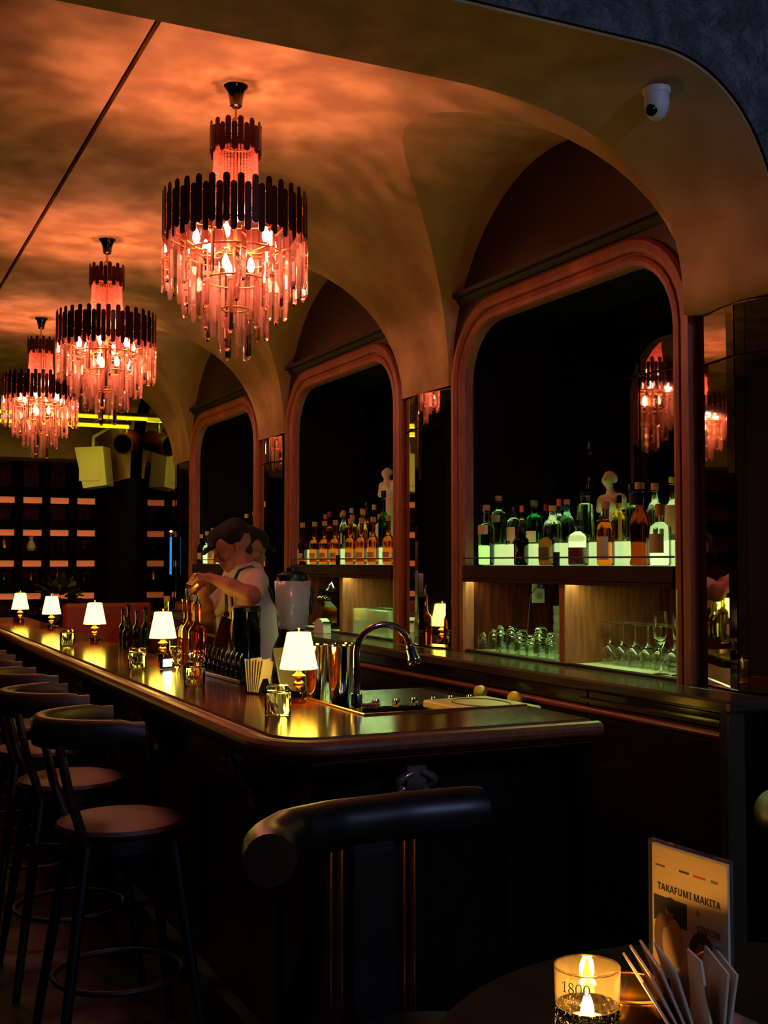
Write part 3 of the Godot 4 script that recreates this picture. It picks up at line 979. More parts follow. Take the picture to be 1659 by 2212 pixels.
	for d in [[0.244, 44, -0.555, 0.180, 0.011], [0.176, 32, -0.610, 0.200, 0.010], [0.109, 20, -0.700, 0.185, 0.010], [0.047, 9, -0.800, 0.155, 0.010]]:
		var m: ArrayMesh = rod.call(d[3])
		var n: int = d[1]
		for i in n:
			var a := TAU * (i + 0.5) / n
			put("crystal_rod", m, M.crystal if i % 3 == 0 else M.crystal_thin, t, Transform3D(Basis(Vector3.UP, -a), Vector3(d[0] * cos(a), d[2] + (d[4] if i % 2 else -d[4]), d[0] * sin(a))))
	# bulbs
	var fl := lathed([Vector2(0, 0), Vector2(0.009, 0.004), Vector2(0.0135, 0.018), Vector2(0.011, 0.036), Vector2(0.004, 0.052), Vector2(0, 0.055)], 8)
	for i in 6:
		var a := TAU * i / 6
		var at := Vector3(0.14 * cos(a), -0.575, 0.14 * sin(a))
		put("bulb", fl, M.bulb, t, Transform3D(Basis(), at))
		omni(t, at + Vector3(0, 0.022, 0), Color(1.0, 0.58, 0.45), CHAND, 0.011)
	for i in 3:
		var a := TAU * (i + 0.2) / 3
		put("bulb", fl, M.bulb, t, Transform3D(Basis(), Vector3(0.055 * cos(a), -0.66, 0.055 * sin(a))))
	for i in 3:
		var a := TAU * (i + 0.4) / 3
		var at := Vector3(0.05 * cos(a), -0.47, 0.05 * sin(a))
		put("bulb", fl, M.bulb, t, Transform3D(Basis(), at))
	return t

const CHAND := 0.125
const LAMP := 0.05

# ---------------------------------------------------------------- lamps
func table_lamp(label: String, at: Vector3) -> Node3D:
	var t := thing("table_lamp", label, "lamp", at, 0.0)
	put("base", lathed([Vector2(0, 0), Vector2(0.026, 0), Vector2(0.0275, 0.003), Vector2(0.0275, 0.038), Vector2(0.025, 0.042), Vector2(0, 0.042)], 28), mat(Color(0.55, 0.42, 0.3), 0.12, 1.0), t)
	put("stem", lathed([Vector2(0, 0.04), Vector2(0.008, 0.042), Vector2(0.008, 0.052), Vector2(0.019, 0.058), Vector2(0.021, 0.066), Vector2(0.014, 0.073), Vector2(0.007, 0.078), Vector2(0.009, 0.084), Vector2(0.022, 0.088), Vector2(0.024, 0.093), Vector2(0.012, 0.10), Vector2(0.008, 0.106), Vector2(0.015, 0.110), Vector2(0.015, 0.116), Vector2(0.006, 0.12), Vector2(0.006, 0.14), Vector2(0, 0.14)], 20, 70.0), M.brass, t)
	put("shade", lathed([Vector2(0.0650, 0.116), Vector2(0.0405, 0.239), Vector2(0.034, 0.240), Vector2(0, 0.240)], 36), M.shade, t)
	put("finial", lathed([Vector2(0, 0.24), Vector2(0.003, 0.24), Vector2(0.003, 0.25), Vector2(0.005, 0.254), Vector2(0, 0.26)], 10), M.brass, t)
	omni(t, Vector3(0, 0.17, 0), Color(1.0, 0.82, 0.25), LAMP, 0.03)
	return t

func build_lamps() -> void:
	table_lamp("bright yellow-shaded table lamp at the bar corner beside the faucet", Vector3(1.436, 1.10, -3.72))
	table_lamp("glowing table lamp on the bar, partly behind the amber bottles", Vector3(1.425, 1.10, -5.50))
	table_lamp("glowing table lamp on the bar left of the dark bottle group", Vector3(1.38, 1.10, -6.90))
	table_lamp("dimmer yellow table lamp on the bar, second from the far end", Vector3(1.37, 1.10, -8.35))
	table_lamp("farthest glowing table lamp at the left end of the bar", Vector3(1.29, 1.10, -9.30))
	# a lamp on a high table left of the frame, seen in the mirrored pillar
	var t := thing("high_table", "small round high table left of the bar with a lamp on it", "table", Vector3(0.10, 0, -6.95))
	put("top", lathed([Vector2(0, 1.0), Vector2(0.30, 1.0), Vector2(0.305, 1.01), Vector2(0.30, 1.03), Vector2(0, 1.03)], 32), M.bar_top, t)
	put("column", tubed([Vector3(0, 0.02, 0), Vector3(0, 1.0, 0)], 0.035, 12), M.black, t)
	put("foot", lathed([Vector2(0, 0), Vector2(0.24, 0), Vector2(0.24, 0.01), Vector2(0.04, 0.03), Vector2(0, 0.03)], 24), M.black, t)
	table_lamp("glowing table lamp on the small high table left of the bar", Vector3(0.10, 1.03, -6.95))

# ---------------------------------------------------------------- glasses
func tumbler(label: String, at: Vector3, group := "") -> Node3D:
	# ribbed rocks glass standing on its rim
	var t := thing("tumbler", label, "glass", at, 0.0, group)
	var s := st()
	var n := 18
	var prof := [[0.0415, 0.0, 0], [0.0420, 0.004, 0], [0.0405, 0.016, 0], [0.039, 0.022, 1], [0.038, 0.076, 1], [0.036, 0.084, 0], [0.032, 0.090, 0], [0.0, 0.090, 0], [0.0, 0.072, 0], [0.031, 0.072, 0], [0.034, 0.066, 0], [0.0375, 0.004, 0], [0.0415, 0.0, 0]]
	var rr := []
	for p in prof:
		var ring := []
		for j in n * 2:
			var a := TAU * j / (n * 2)
			var r: float = p[0] + (0.0030 if (p[2] == 1 and j % 2 == 0) else 0.0)
			ring.append(Vector3(r * cos(a), p[1], r * sin(a)))
		rr.append(ring)
	s.set_smooth_group(1)
	for i in rr.size() - 1:
		s.set_smooth_group(1 if i < 6 else 2)
		for j in n * 2:
			var k := (j + 1) % (n * 2)
			if prof[i][0] > 0:
				tri(s, rr[i][j], rr[i][k], rr[i + 1][k])
			if prof[i + 1][0] > 0:
				tri(s, rr[i][j], rr[i + 1][k], rr[i + 1][j])
	put("bowl", done(s), M.clear, t)
	return t

func build_glasses() -> void:
	var a := tumbler("ribbed tumbler upside down at the bar corner in front of the lamp", Vector3(1.268, 1.101, -3.466))
	dup(a, Vector3(1.272, 1.101, -4.421), 0.2, "ribbed tumbler upside down before the amber bottles")
	dup(a, Vector3(1.241, 1.101, -5.243), 0.4, "upturned tumbler on the bar left of the small lit screen")
	dup(a, Vector3(1.219, 1.101, -6.876), 0.1, "farthest upturned tumbler, on the bar left of the third lamp")
	# stacks of rounded tumblers in the left compartment of the nearest niche
	var s := st()
	lathe(s, [Vector2(0.0255, 0.0), Vector2(0.030, 0.023), Vector2(0.027, 0.048), Vector2(0.020, 0.060), Vector2(0.016, 0.062), Vector2(0, 0.062), Vector2(0, 0.057), Vector2(0.016, 0.057), Vector2(0.0255, 0.046), Vector2(0.0285, 0.023), Vector2(0.0242, 0.0), Vector2(0.0255, 0.0)], 20, Transform3D(), 60.0)
	var m := done(s)
	var n := 0
	for row in 2:
		for c in 8 - row:
			n += 1
			for k in [2, 3, 4, 4, 3, 2, 4, 3, 3, 2, 3, 2, 4, 3, 2][n - 1]:
				var g := put("tumbler", m, M.clear if row == 0 else M.thin_glass, null, Transform3D(Basis(), Vector3(2.565 + 0.075 * row + 0.008 * (c % 2), 1.1945 + 0.018 * k, -4.40 + 0.0745 * c + 0.037 * row)))
				tag(g, "%s tumbler of the %s upturned stack, %s row, nearest niche" % [["bottom", "second", "third", "top"][k], NTH[c], ["front", "rear"][row]], "glass", "stacked tumblers in the nearest niche")
	# one tall stack of straight glasses by the divider
	s = st()
	lathe(s, [Vector2(0, 0), Vector2(0.026, 0), Vector2(0.028, 0.004), Vector2(0.033, 0.07), Vector2(0.031, 0.07), Vector2(0.026, 0.012), Vector2(0, 0.012)], 24)
	m = done(s)
	for k in 5:
		var g := put("straight_glass", m, M.thin_glass, null, Transform3D(Basis(), Vector3(2.545, 1.195 + 0.036 * k, -3.775)))
		tag(g, "%s straight glass from the bottom of the tall stack beside the niche divider" % NTH[k], "glass", "tall stack of straight glasses")
	# wine glasses hung... standing on their rims
	s = st()
	lathe(s, [Vector2(0.030, 0.0), Vector2(0.037, 0.03), Vector2(0.033, 0.055), Vector2(0.018, 0.072), Vector2(0.005, 0.082), Vector2(0.0035, 0.095), Vector2(0.0035, 0.145), Vector2(0.006, 0.152), Vector2(0.033, 0.156), Vector2(0.034, 0.158), Vector2(0, 0.16), Vector2(0, 0.077), Vector2(0.016, 0.070), Vector2(0.0315, 0.054), Vector2(0.0358, 0.03), Vector2(0.0288, 0.0), Vector2(0.030, 0.0)], 24, Transform3D(), 60.0)
	m = done(s)
	for r in 2:
		for c in 7:
			var g := put("wine_glass", m, M.clear if r == 0 else M.stem_glass, null, Transform3D(Basis(), Vector3(2.66 + r * 0.085, 1.195, -3.62 + c * 0.075 - r * 0.03)))
			tag(g, "%s upside-down stemmed glass from the left, %s row, nearest niche" % [NTH[c], ["front", "rear"][r]], "glass", "upturned stemware in the nearest niche")
	# flutes standing upright in front of them
	s = st()
	lathe(s, [Vector2(0, 0), Vector2(0.030, 0.0), Vector2(0.030, 0.002), Vector2(0.006, 0.007), Vector2(0.0035, 0.015), Vector2(0.0035, 0.085), Vector2(0.010, 0.096), Vector2(0.022, 0.125), Vector2(0.026, 0.16), Vector2(0.024, 0.215), Vector2(0.0228, 0.215), Vector2(0.0248, 0.16), Vector2(0.020, 0.126), Vector2(0, 0.102)], 24, Transform3D(), 60.0)
	m = done(s)
	for k in 3:
		var g := put("champagne_flute", m, M.clear, null, Transform3D(Basis(), [Vector3(2.555, 1.195, -3.19), Vector3(2.585, 1.195, -3.125), Vector3(2.66, 1.195, -3.09)][k]))
		tag(g, ["left of the two tall flutes standing before the upturned stemware", "right of the two tall flutes standing before the upturned stemware", "shorter flute half hidden at the right post of the nearest niche"][k], "glass", "champagne flutes in the nearest niche")

# ---------------------------------------------------------------- bottles
func bottle_prof(kind: int, r: float, h: float) -> Array:
	var p := [Vector2(0, 0.004), Vector2(r * 0.7, 0.0), Vector2(r * 0.94, 0.002), Vector2(r, 0.010)]
	var rn := r * 0.36
	match kind:
		0:
			p += [Vector2(r, h * 0.62), Vector2(r * 0.95, h * 0.68), Vector2(r * 0.78, h * 0.73), Vector2(rn * 1.1, h * 0.77), Vector2(rn, h * 0.80)]
		1:
			p += [Vector2(r * 0.98, h * 0.52), Vector2(r * 0.94, h * 0.57), Vector2(r * 0.76, h * 0.62), Vector2(rn * 1.35, h * 0.665), Vector2(rn * 1.05, h * 0.72), Vector2(rn, h * 0.85)]
		2:
			p += [Vector2(r, h * 0.52), Vector2(r * 0.95, h * 0.60), Vector2(r * 0.80, h * 0.68), Vector2(r * 0.55, h * 0.76), Vector2(rn, h * 0.82)]
		3:
			p += [Vector2(r * 0.86, h * 0.12), Vector2(r * 0.9, h * 0.3), Vector2(r * 1.02, h * 0.50), Vector2(r * 0.9, h * 0.62), Vector2(r * 0.6, h * 0.70), Vector2(rn, h * 0.76)]
		4:
			p += [Vector2(r, h * 0.70), Vector2(r * 0.93, h * 0.77), Vector2(r * 0.6, h * 0.83), Vector2(rn, h * 0.86)]
		5:
			p += [Vector2(r * 0.94, h * 0.3), Vector2(r * 0.82, h * 0.74), Vector2(r * 0.76, h * 0.80), Vector2(r * 0.42, h * 0.83), Vector2(r * 0.42, h * 0.9), Vector2(r * 0.6, h * 0.99)]
			return p + [Vector2(r * 0.6, h), Vector2(0, h)]
	return p + [Vector2(rn, h * 0.95), Vector2(rn * 1.15, h * 0.955), Vector2(rn * 1.15, h), Vector2(0, h)]

var bottle_cache := {}
func bottle(label: String, at: Vector3, kind: int, r: float, h: float, glass: Material, cap: Material, cap_h := 0.03, tagm: Material = null, group := "", tag_y := Vector2(0.18, 0.42)) -> Node3D:
	var t := thing("bottle", label, "bottle", at, 0.0, group)
	var key := "%d %.3f %.3f" % [kind, r, h]
	if not bottle_cache.has(key):
		bottle_cache[key] = lathed(bottle_prof(kind, r, h), 24, 50.0)
	put("glass", bottle_cache[key], glass, t)
	var rc: float = r * 0.42 + 0.001
	if kind == 5:
		rc = r * 0.5
	put("stopper", lathed([Vector2(0, 0), Vector2(rc, 0), Vector2(rc * 1.03, cap_h * 0.9), Vector2(rc * 0.9, cap_h), Vector2(0, cap_h)], 16), cap, t, Transform3D(Basis(), Vector3(0, h - 0.003, 0)))
	if tagm:
		# a paper label wrapped round the side that faces the room
		var s := st()
		s.set_smooth_group(1)
		for k in 10:
			var a := PI * 0.62 + 0.62 * PI * k / 10.0
			var b := PI * 0.62 + 0.62 * PI * (k + 1) / 10.0
			var rr := r * 1.012 + 0.0004
			quad(s, Vector3(rr * cos(a), h * tag_y.x, rr * sin(a)), Vector3(rr * cos(b), h * tag_y.x, rr * sin(b)), Vector3(rr * cos(b), h * tag_y.y, rr * sin(b)), Vector3(rr * cos(a), h * tag_y.y, rr * sin(a)))
		put("label", done(s), tagm, t)
	return t

func build_bottles() -> void:
	var green_clear := solid_glass(Color(0.80, 0.95, 0.72))
	var green := solid_glass(Color(0.10, 0.72, 0.28))
	var dark_green := solid_glass(Color(0.05, 0.30, 0.10))
	var amber := solid_glass(Color(0.80, 0.36, 0.06))
	var cognac := solid_glass(Color(0.50, 0.15, 0.03))
	var brown := solid_glass(Color(0.38, 0.20, 0.06))
	var yellow := solid_glass(Color(0.95, 0.70, 0.12))
	var teal := solid_glass(Color(0.62, 0.88, 0.85))
	var wood := mat(Color(0.62, 0.40, 0.28), 0.6)
	var cork := mat(Color(0.70, 0.52, 0.32), 0.8)
	var orange := mat(Color(0.85, 0.35, 0.08), 0.5)
	var red := mat(Color(0.55, 0.08, 0.06), 0.5)
	var blue := mat(Color(0.10, 0.25, 0.35), 0.4)
	var cream := mat(Color(0.72, 0.62, 0.46), 0.7)
	var pink := mat(Color(0.62, 0.30, 0.26), 0.6)
	var yel := mat(Color(0.80, 0.72, 0.12), 0.6)
	var y0 := 1.567
	var y1 := 1.657
	var tall := Vector2(0.55, 0.68)
	# nearest niche, from left to right
	bottle("clear gin bottle with cream label, leftmost of the nearest niche's front row", Vector3(2.55, y0, -4.353), 0, 0.036, 0.240, green_clear, wood, 0.024, cream, "", Vector2(0.55, 0.72))
	bottle("taller clear bottle with a pale stopper behind the leftmost fluted bottle", Vector3(2.64, y1, -4.40), 0, 0.033, 0.196, green_clear, wood, 0.022, cream, "", Vector2(0.5, 0.66))
	bottle("squat clear bottle with a picture label and black cap behind the black bottle", Vector3(2.665, y1, -4.315), 4, 0.030, 0.135, M.clear, M.black, 0.03, cream, "", Vector2(0.1, 0.55))
	bottle("orange-necked bottle with a yellow collar behind the black bottle", Vector3(2.775, y1, -4.425), 0, 0.021, 0.150, yellow, orange, 0.028, yel)
	var bb := bottle("black bottle with a pink triangle on its side, front row of the nearest niche", Vector3(2.55, y0, -4.071), 4, 0.031, 0.140, M.gloss_black, M.black, 0.022)
	var s := st()
	for k in 8:
		var a := PI * 0.80 + 0.5 * k / 8.0
		var b := PI * 0.80 + 0.5 * (k + 1) / 8.0
		var r := 0.0318
		var ha := 0.03 * (k / 8.0)
		var hb := 0.03 * ((k + 1) / 8.0)
		quad(s, Vector3(r * cos(a), 0.062 - ha, r * sin(a)), Vector3(r * cos(b), 0.062 - hb, r * sin(b)), Vector3(r * cos(b), 0.062 + hb, r * sin(b)), Vector3(r * cos(a), 0.062 + ha, r * sin(a)))
	put("label", done(s), pink, bb)
	bottle("bright green round-shouldered bottle standing on the lit riser of the nearest niche", Vector3(2.70, y1 - 0.001, -4.205), 0, 0.035, 0.165, green, mat(Color(0.35, 0.45, 0.36), 0.4), 0.026, mat(Color(0.75, 0.80, 0.62), 0.7), "", Vector2(0.05, 0.34))
	bottle("dark bottle with a red cap behind the bright green bottle", Vector3(2.82, y1, -4.30), 1, 0.020, 0.150, M.gloss_black, red, 0.03)
	bottle("clear bell-shaped bottle with a cork, on the riser right of the bright green bottle", Vector3(2.70, y1, -4.065), 2, 0.037, 0.140, M.clear, cork, 0.022, null)
	bottle("brown apothecary bottle with a dark stopper, front row of the nearest niche", Vector3(2.55, y0, -3.882), 4, 0.032, 0.130, brown, M.black, 0.028, mat(Color(0.30, 0.26, 0.16), 0.6), "", Vector2(0.15, 0.55))
	bottle("clear bottle with an orange stopper behind the bell-shaped bottle", Vector3(2.84, y1, -4.225), 0, 0.022, 0.170, M.clear, orange, 0.030, null)
	bottle("clear bottle with a blue neck band and pale stopper, rear row of the nearest niche", Vector3(2.80, y1, -4.105), 2, 0.030, 0.170, teal, cork, 0.022, blue, "", Vector2(0.83, 0.95))
	var dec := bottle("squat faceted decanter half full of amber spirit, front row of the nearest niche", Vector3(2.548, y0, -3.660), 4, 0.040, 0.150, M.clear, M.black, 0.026)
	put("spirit", lathed([Vector2(0, 0.006), Vector2(0.037, 0.006), Vector2(0.038, 0.068), Vector2(0, 0.068)], 20), mat(Color(0.55, 0.20, 0.03), 0.3), dec)
	bottle("tall tapering clear tequila bottle with a flared lip, centre of the nearest niche", Vector3(2.70, y1, -3.831), 5, 0.039, 0.190, green_clear, M.black, 0.02)
	bottle("very tall dark bottle with a red glint behind the tapering clear bottle", Vector3(2.86, y1, -4.02), 1, 0.024, 0.40, M.gloss_black, M.black, 0.03)
	bottle("small clear bottle with a pale cap left of the tapering clear bottle", Vector3(2.86, y1, -3.93), 0, 0.018, 0.165, M.clear, cork, 0.022)
	bottle("amber whiskey bottle with a large cream label and cork, front row of the nearest niche", Vector3(2.55, y0, -3.490), 0, 0.033, 0.212, amber, wood, 0.026, cream, "", Vector2(0.10, 0.50))
	bottle("yellow liqueur bottle with a clear shoulder beneath the white torso", Vector3(2.69, y1, -3.600), 2, 0.027, 0.150, yellow, M.black, 0.03)
	bottle("tall green-tinted bottle behind the yellow liqueur bottle", Vector3(2.80, y1, -3.665), 0, 0.025, 0.200, green_clear, M.black, 0.03)
	bottle("dark amber cognac bottle with a black neck, front row of the nearest niche", Vector3(2.55, y0, -3.290), 3, 0.037, 0.272, cognac, cork, 0.024, M.black, "", Vector2(0.78, 0.93))
	bottle("clear bottle behind the dark amber cognac bottle", Vector3(2.70, y1, -3.395), 2, 0.030, 0.19, M.clear, cork, 0.024)
	bottle("clear bottle with cream label and tall cork, rightmost in the nearest niche", Vector3(2.553, y0, -3.183), 4, 0.037, 0.175, M.clear, cork, 0.04, cream, "", Vector2(0.25, 0.62))
	bottle("tall cream-labelled bottle behind the right post of the nearest niche", Vector3(2.70, y1, -3.295), 1, 0.029, 0.210, M.clear, yel, 0.02, cream, "", Vector2(0.1, 0.6))
	# second niche: a row of like whiskey bottles, and mixed bottles on the riser
	var zs := [-6.543, -6.348, -6.191, -6.033, -5.818, -5.670, -5.522, -5.336]
	var first: Node3D = null
	for i in 8:
		var lab := "%s amber whiskey bottle from the left, front row of the second niche" % NTH[i]
		if i == 0:
			first = bottle(lab, Vector3(2.548, y0, zs[i]), 1, 0.031, 0.225, solid_glass(Color(0.78, 0.33, 0.05)), cork, 0.028, cream, "amber whiskey bottles, front row of the second niche", Vector2(0.17, 0.29))
			put("base_band", lathed([Vector2(0.0312, 0.018), Vector2(0.0318, 0.018), Vector2(0.0318, 0.034), Vector2(0.0312, 0.034)], 24), mat(Color(0.85, 0.42, 0.08), 0.5), first)
		else:
			dup(first, Vector3(2.548, y0, zs[i]), 0.0, lab)
	var back := [[2.72, -6.60, 1, 0.026, 0.19, brown, wood, "brown bottle with a pale cap"], [2.80, -6.53, 0, 0.024, 0.20, M.gloss_black, cream, "black bottle with a cream cap"], [2.69, -6.46, 1, 0.028, 0.20, amber, red, "amber bottle with a red neck"], [2.80, -6.38, 0, 0.026, 0.22, M.gloss_black, cream, "dark bottle with a tall pale cap"], [2.70, -6.27, 2, 0.028, 0.20, M.clear, cork, "clear bottle with a cork"], [2.84, -6.25, 1, 0.026, 0.25, amber, M.black, "tall amber bottle with a black cap"], [2.70, -6.14, 4, 0.030, 0.17, yellow, cork, "yellow bottle with a cork"], [2.83, -6.12, 0, 0.026, 0.23, M.gloss_black, cream, "dark bottle with a cream shoulder"], [2.70, -6.00, 2, 0.030, 0.20, M.clear, wood, "clear bottle with a wooden stopper"], [2.85, -6.02, 1, 0.028, 0.26, M.gloss_black, wood, "tall black bottle"], [2.66, -5.90, 1, 0.028, 0.19, yellow, cream, "golden bottle with a cream cap"], [2.70, -5.76, 4, 0.032, 0.16, M.clear, cork, "squat clear bottle"], [2.66, -5.63, 1, 0.030, 0.28, dark_green, dark_green, "tall dark green wine bottle"]]
	for i in back.size():
		var b: Array = back[i]
		bottle("%s, %s from the left on the second niche's riser" % [b[7], NTH[i] if i < 12 else "last"], Vector3(b[0], y1, b[1]), b[2], b[3], b[4], b[5], b[6], 0.03, cream if i % 2 else null, "rear bottles of the second niche")
	# third niche
	var third := [[-8.70, 0.030, 0.20, M.gloss_black, "dark bottle with a pale cap"], [-8.55, 0.031, 0.22, M.clear, "clear bottle with a cream label"], [-8.40, 0.030, 0.24, amber, "amber bottle"], [-8.12, 0.031, 0.25, M.gloss_black, "black bottle with a cream label"], [-7.94, 0.031, 0.26, yellow, "golden bottle"], [-7.73, 0.030, 0.26, brown, "brown bottle"], [-7.46, 0.030, 0.34, M.gloss_black, "tall black bottle"]]
	for i in third.size():
		bottle("%s behind the bartenders, %s from left in third niche" % [third[i][4], NTH[i]], Vector3(2.55 if i < 3 else 2.72, y0 if i < 3 else y1, third[i][0]), i % 3, third[i][1], third[i][2], third[i][3], cream, 0.03, cream if i % 2 == 0 else null, "bottles of the third niche")
	# on the bar
	var ab := bottle("nearest of three amber bottles on the bar, in front with a bright pour spout", Vector3(1.50, 1.101, -5.17), 1, 0.042, 0.290, amber, M.chrome, 0.012)
	put("pour_spout", tubed([Vector3(0, 0.295, 0), Vector3(0, 0.325, 0), Vector3(-0.012, 0.35, 0.005)], [0.009, 0.005, 0.004], 8), M.chrome, ab)
	dup(ab, Vector3(1.521, 1.101, -5.365), 0.5, "middle amber bottle of the three on the bar, standing behind the nearest")
	dup(ab, Vector3(1.545, 1.101, -5.53), 1.0, "farthest amber bottle of the three on the bar, right of the glowing lamp")
	bottle("pale green bottle on the bar behind the second lamp", Vector3(1.60, 1.101, -6.10), 0, 0.036, 0.27, green_clear, cork, 0.03, cream)
	var dk := [[1.469, -6.556, 0.20], [1.52, -6.64, 0.22], [1.535, -6.50, 0.19], [1.56, -6.40, 0.21], [1.46, -6.43, 0.16]]
	for i in 5:
		bottle("%s of five small dark bottles grouped on the bar beyond the third lamp" % ["leftmost", "rear", "front middle", "rightmost", "shortest"][i], Vector3(dk[i][0], 1.101, dk[i][1]), 1, 0.022, dk[i][2], [brown, M.gloss_black, M.gloss_black, dark_green, M.gloss_black][i], M.gloss_black, 0.02, null, "dark bottles grouped on the bar")

# ---------------------------------------------------------------- other things on and behind the bar
func cut_glass(label: String, at: Vector3, r: float, h: float) -> void:
	var t := thing("cut_glass", label, "glass", at)
	var s := st()
	s.set_smooth_group(-1)
	var rr := []
	for p in [[0.0, 0.0], [0.8, 0.0], [0.95, 0.12], [0.85, 0.3], [1.0, 0.48], [0.9, 0.66], [1.02, 0.84], [0.95, 1.0], [0.82, 1.0], [0.75, 0.2], [0.0, 0.2]]:
		var ring := []
		for j in 10:
			var a := TAU * (j + (0.5 if rr.size() % 2 else 0.0)) / 10
			ring.append(Vector3(r * p[0] * cos(a), h * p[1], r * p[0] * sin(a)))
		rr.append(ring)
	for i in rr.size() - 1:
		for j in 10:
			var k := (j + 1) % 10
			tri(s, rr[i][j], rr[i][k], rr[i + 1][k])
			tri(s, rr[i][j], rr[i + 1][k], rr[i + 1][j])
	put("bowl", done(s), M.clear, t)

func bar_things() -> void:
	cut_glass("small cut-glass cup before the three amber bottles, on the left", Vector3(1.405, 1.101, -5.19), 0.026, 0.095)
	cut_glass("larger cut-glass cup before the three amber bottles, on the right", Vector3(1.462, 1.101, -5.06), 0.034, 0.085)
	# lit screen
	var sc := thing("card_reader", "small bluish-white lit screen standing on the bar below the second lamp", "screen", Vector3(1.345, 1.101, -5.13), 0.35)
	put("case", boxed(Vector3(0.058, 0.048, 0.02), 0.004, Vector3(0, 0.026, -0.002)), M.gloss_black, sc)
	put("display", boxed(Vector3(0.046, 0.034, 0.004), 0.001, Vector3(0, 0.028, 0.010)), M.screen, sc)
	omni(sc, Vector3(0, 0.028, 0.03), Color(0.75, 0.9, 1.0), 0.002, 0.01)
	for i in 2:
		var lm := thing("lemon", ["lemon on the sink deck below the ledge, left of two", "lemon beside the cutting board below the ledge, right of two"][i], "lemon", [Vector3(2.215, 1.061, -3.83), Vector3(2.225, 1.061, -3.60)][i], 0.6 + i)
		put("fruit", lathed([Vector2(0, -0.036), Vector2(0.006, -0.032), Vector2(0.018, -0.024), Vector2(0.026, -0.008), Vector2(0.026, 0.008), Vector2(0.018, 0.024), Vector2(0.006, 0.033), Vector2(0, 0.038)], 18, 80.0), mat(Color(0.85, 0.68, 0.06), 0.45), lm, Transform3D(Basis(Vector3.BACK, PI / 2), Vector3(0, 0.0265, 0)))
	# tins
	for i in 3:
		var at: Vector3 = [Vector3(1.556, 1.06, -3.86), Vector3(1.612, 1.06, -3.775), Vector3(1.665, 1.06, -3.87)][i]
		var tn := thing("shaker_tin", ["steel shaker tin beside the bar lamp, left of three", "middle steel shaker tin between the lamp and the faucet", "right-hand steel shaker tin close to the faucet"][i], "shaker", at)
		put("cup", lathed([Vector2(0, 0.002), Vector2(0.032, 0.0), Vector2(0.034, 0.004), Vector2(0.0365, 0.075), Vector2(0.0375, 0.078), Vector2(0.0455, 0.222), Vector2(0.047, 0.225), Vector2(0.0445, 0.226), Vector2(0.036, 0.08), Vector2(0.032, 0.01), Vector2(0, 0.01)], 32, 50.0), M.chrome, tn)
	# black canister
	var cn := thing("canister", "tall glossy black canister standing before the bartender", "canister", Vector3(1.66, 1.06, -4.95))
	put("body", lathed([Vector2(0, 0), Vector2(0.062, 0), Vector2(0.064, 0.004), Vector2(0.064, 0.30), Vector2(0, 0.30)], 36), M.gloss_black, cn)
	put("lid", lathed([Vector2(0, 0.30), Vector2(0.066, 0.30), Vector2(0.066, 0.318), Vector2(0.06, 0.324), Vector2(0, 0.324)], 36), M.black, cn)
	# paddle leaning beside it
	var pd := thing("wooden_paddle", "brown wooden paddle leaning between the bottles and the black canister", "paddle", Vector3(1.60, 1.06, -5.23))
	put("blade", extruded(PackedVector2Array([Vector2(-0.045, 0), Vector2(0.045, 0), Vector2(0.036, 0.26), Vector2(-0.012, 0.27)]), 0.014, Transform3D(Basis(Vector3.FORWARD, 0.16), Vector3.ZERO)), M.panel, pd)
	put("knob", lathed([Vector2(0, 0), Vector2(0.012, 0.004), Vector2(0.014, 0.016), Vector2(0.008, 0.028), Vector2(0, 0.03)], 14), M.shelf, pd, Transform3D(Basis(), Vector3(0.055, 0.262, 0.007)))
	# wooden caddy
	var cd := thing("wooden_caddy", "low wooden caddy between the cut glasses and the black canister", "caddy", Vector3(1.625, 1.06, -5.09), 0.3)
	put("tray", boxed(Vector3(0.17, 0.03, 0.10), 0.004, Vector3(0, 0.016, 0)), M.panel, cd)
	put("side", boxed(Vector3(0.17, 0.05, 0.008), 0.003, Vector3(0, 0.055, 0.046)), M.panel, cd)
	put("side", boxed(Vector3(0.17, 0.07, 0.008), 0.003, Vector3(0, 0.065, -0.046)), M.panel, cd)
	# pourers on a mat
	var mtt := thing("bar_mat", "narrow pale-edged bar mat holding a row of pour spouts", "mat", Vector3(1.475, 1.10, -4.70), 0.035)
	put("strip", boxed(Vector3(0.085, 0.012, 0.64), 0.003, Vector3(0, 0.007, 0)), M.black, mtt)
	put("edge", boxed(Vector3(0.006, 0.014, 0.64), 0.002, Vector3(-0.045, 0.008, 0)), mat(Color(0.60, 0.50, 0.35), 0.4), mtt)
	var collar := lathed([Vector2(0, 0), Vector2(0.013, 0), Vector2(0.017, 0.006), Vector2(0.017, 0.028), Vector2(0.012, 0.032), Vector2(0.012, 0.046), Vector2(0, 0.046)], 14)
	var spout := tubed([Vector3(0, 0.044, 0), Vector3(0, 0.07, 0), Vector3(0.004, 0.085, 0.0), Vector3(0.012, 0.100, 0)], [0.007, 0.006, 0.0055, 0.005], 8)
	for i in 8:
		var po := thing("pour_spout", "%s black-collared pour spout from the left on the bar mat" % NTH[i], "pour spout", Vector3(1.475 + 0.0026 * (i - 3.5) * -1.0, 1.114, -4.96 + i * 0.072), 0.0, "pour spouts on the bar mat")
		put("collar", collar, M.gloss_black, po)
		put("spout", spout, M.chrome, po)
	# napkins
	var nh := thing("napkin_holder", "black triangular holder on the bar behind the near tumbler", "napkin holder", Vector3(1.405, 1.101, -4.05), 0.5)
	for sd in [-1.0, 1.0]:
		put("side", extruded(PackedVector2Array([Vector2(-0.036, 0), Vector2(0.036, 0), Vector2(0, 0.085)]), 0.003, Transform3D(Basis(), Vector3(0, 0, sd * 0.032))), M.black, nh)
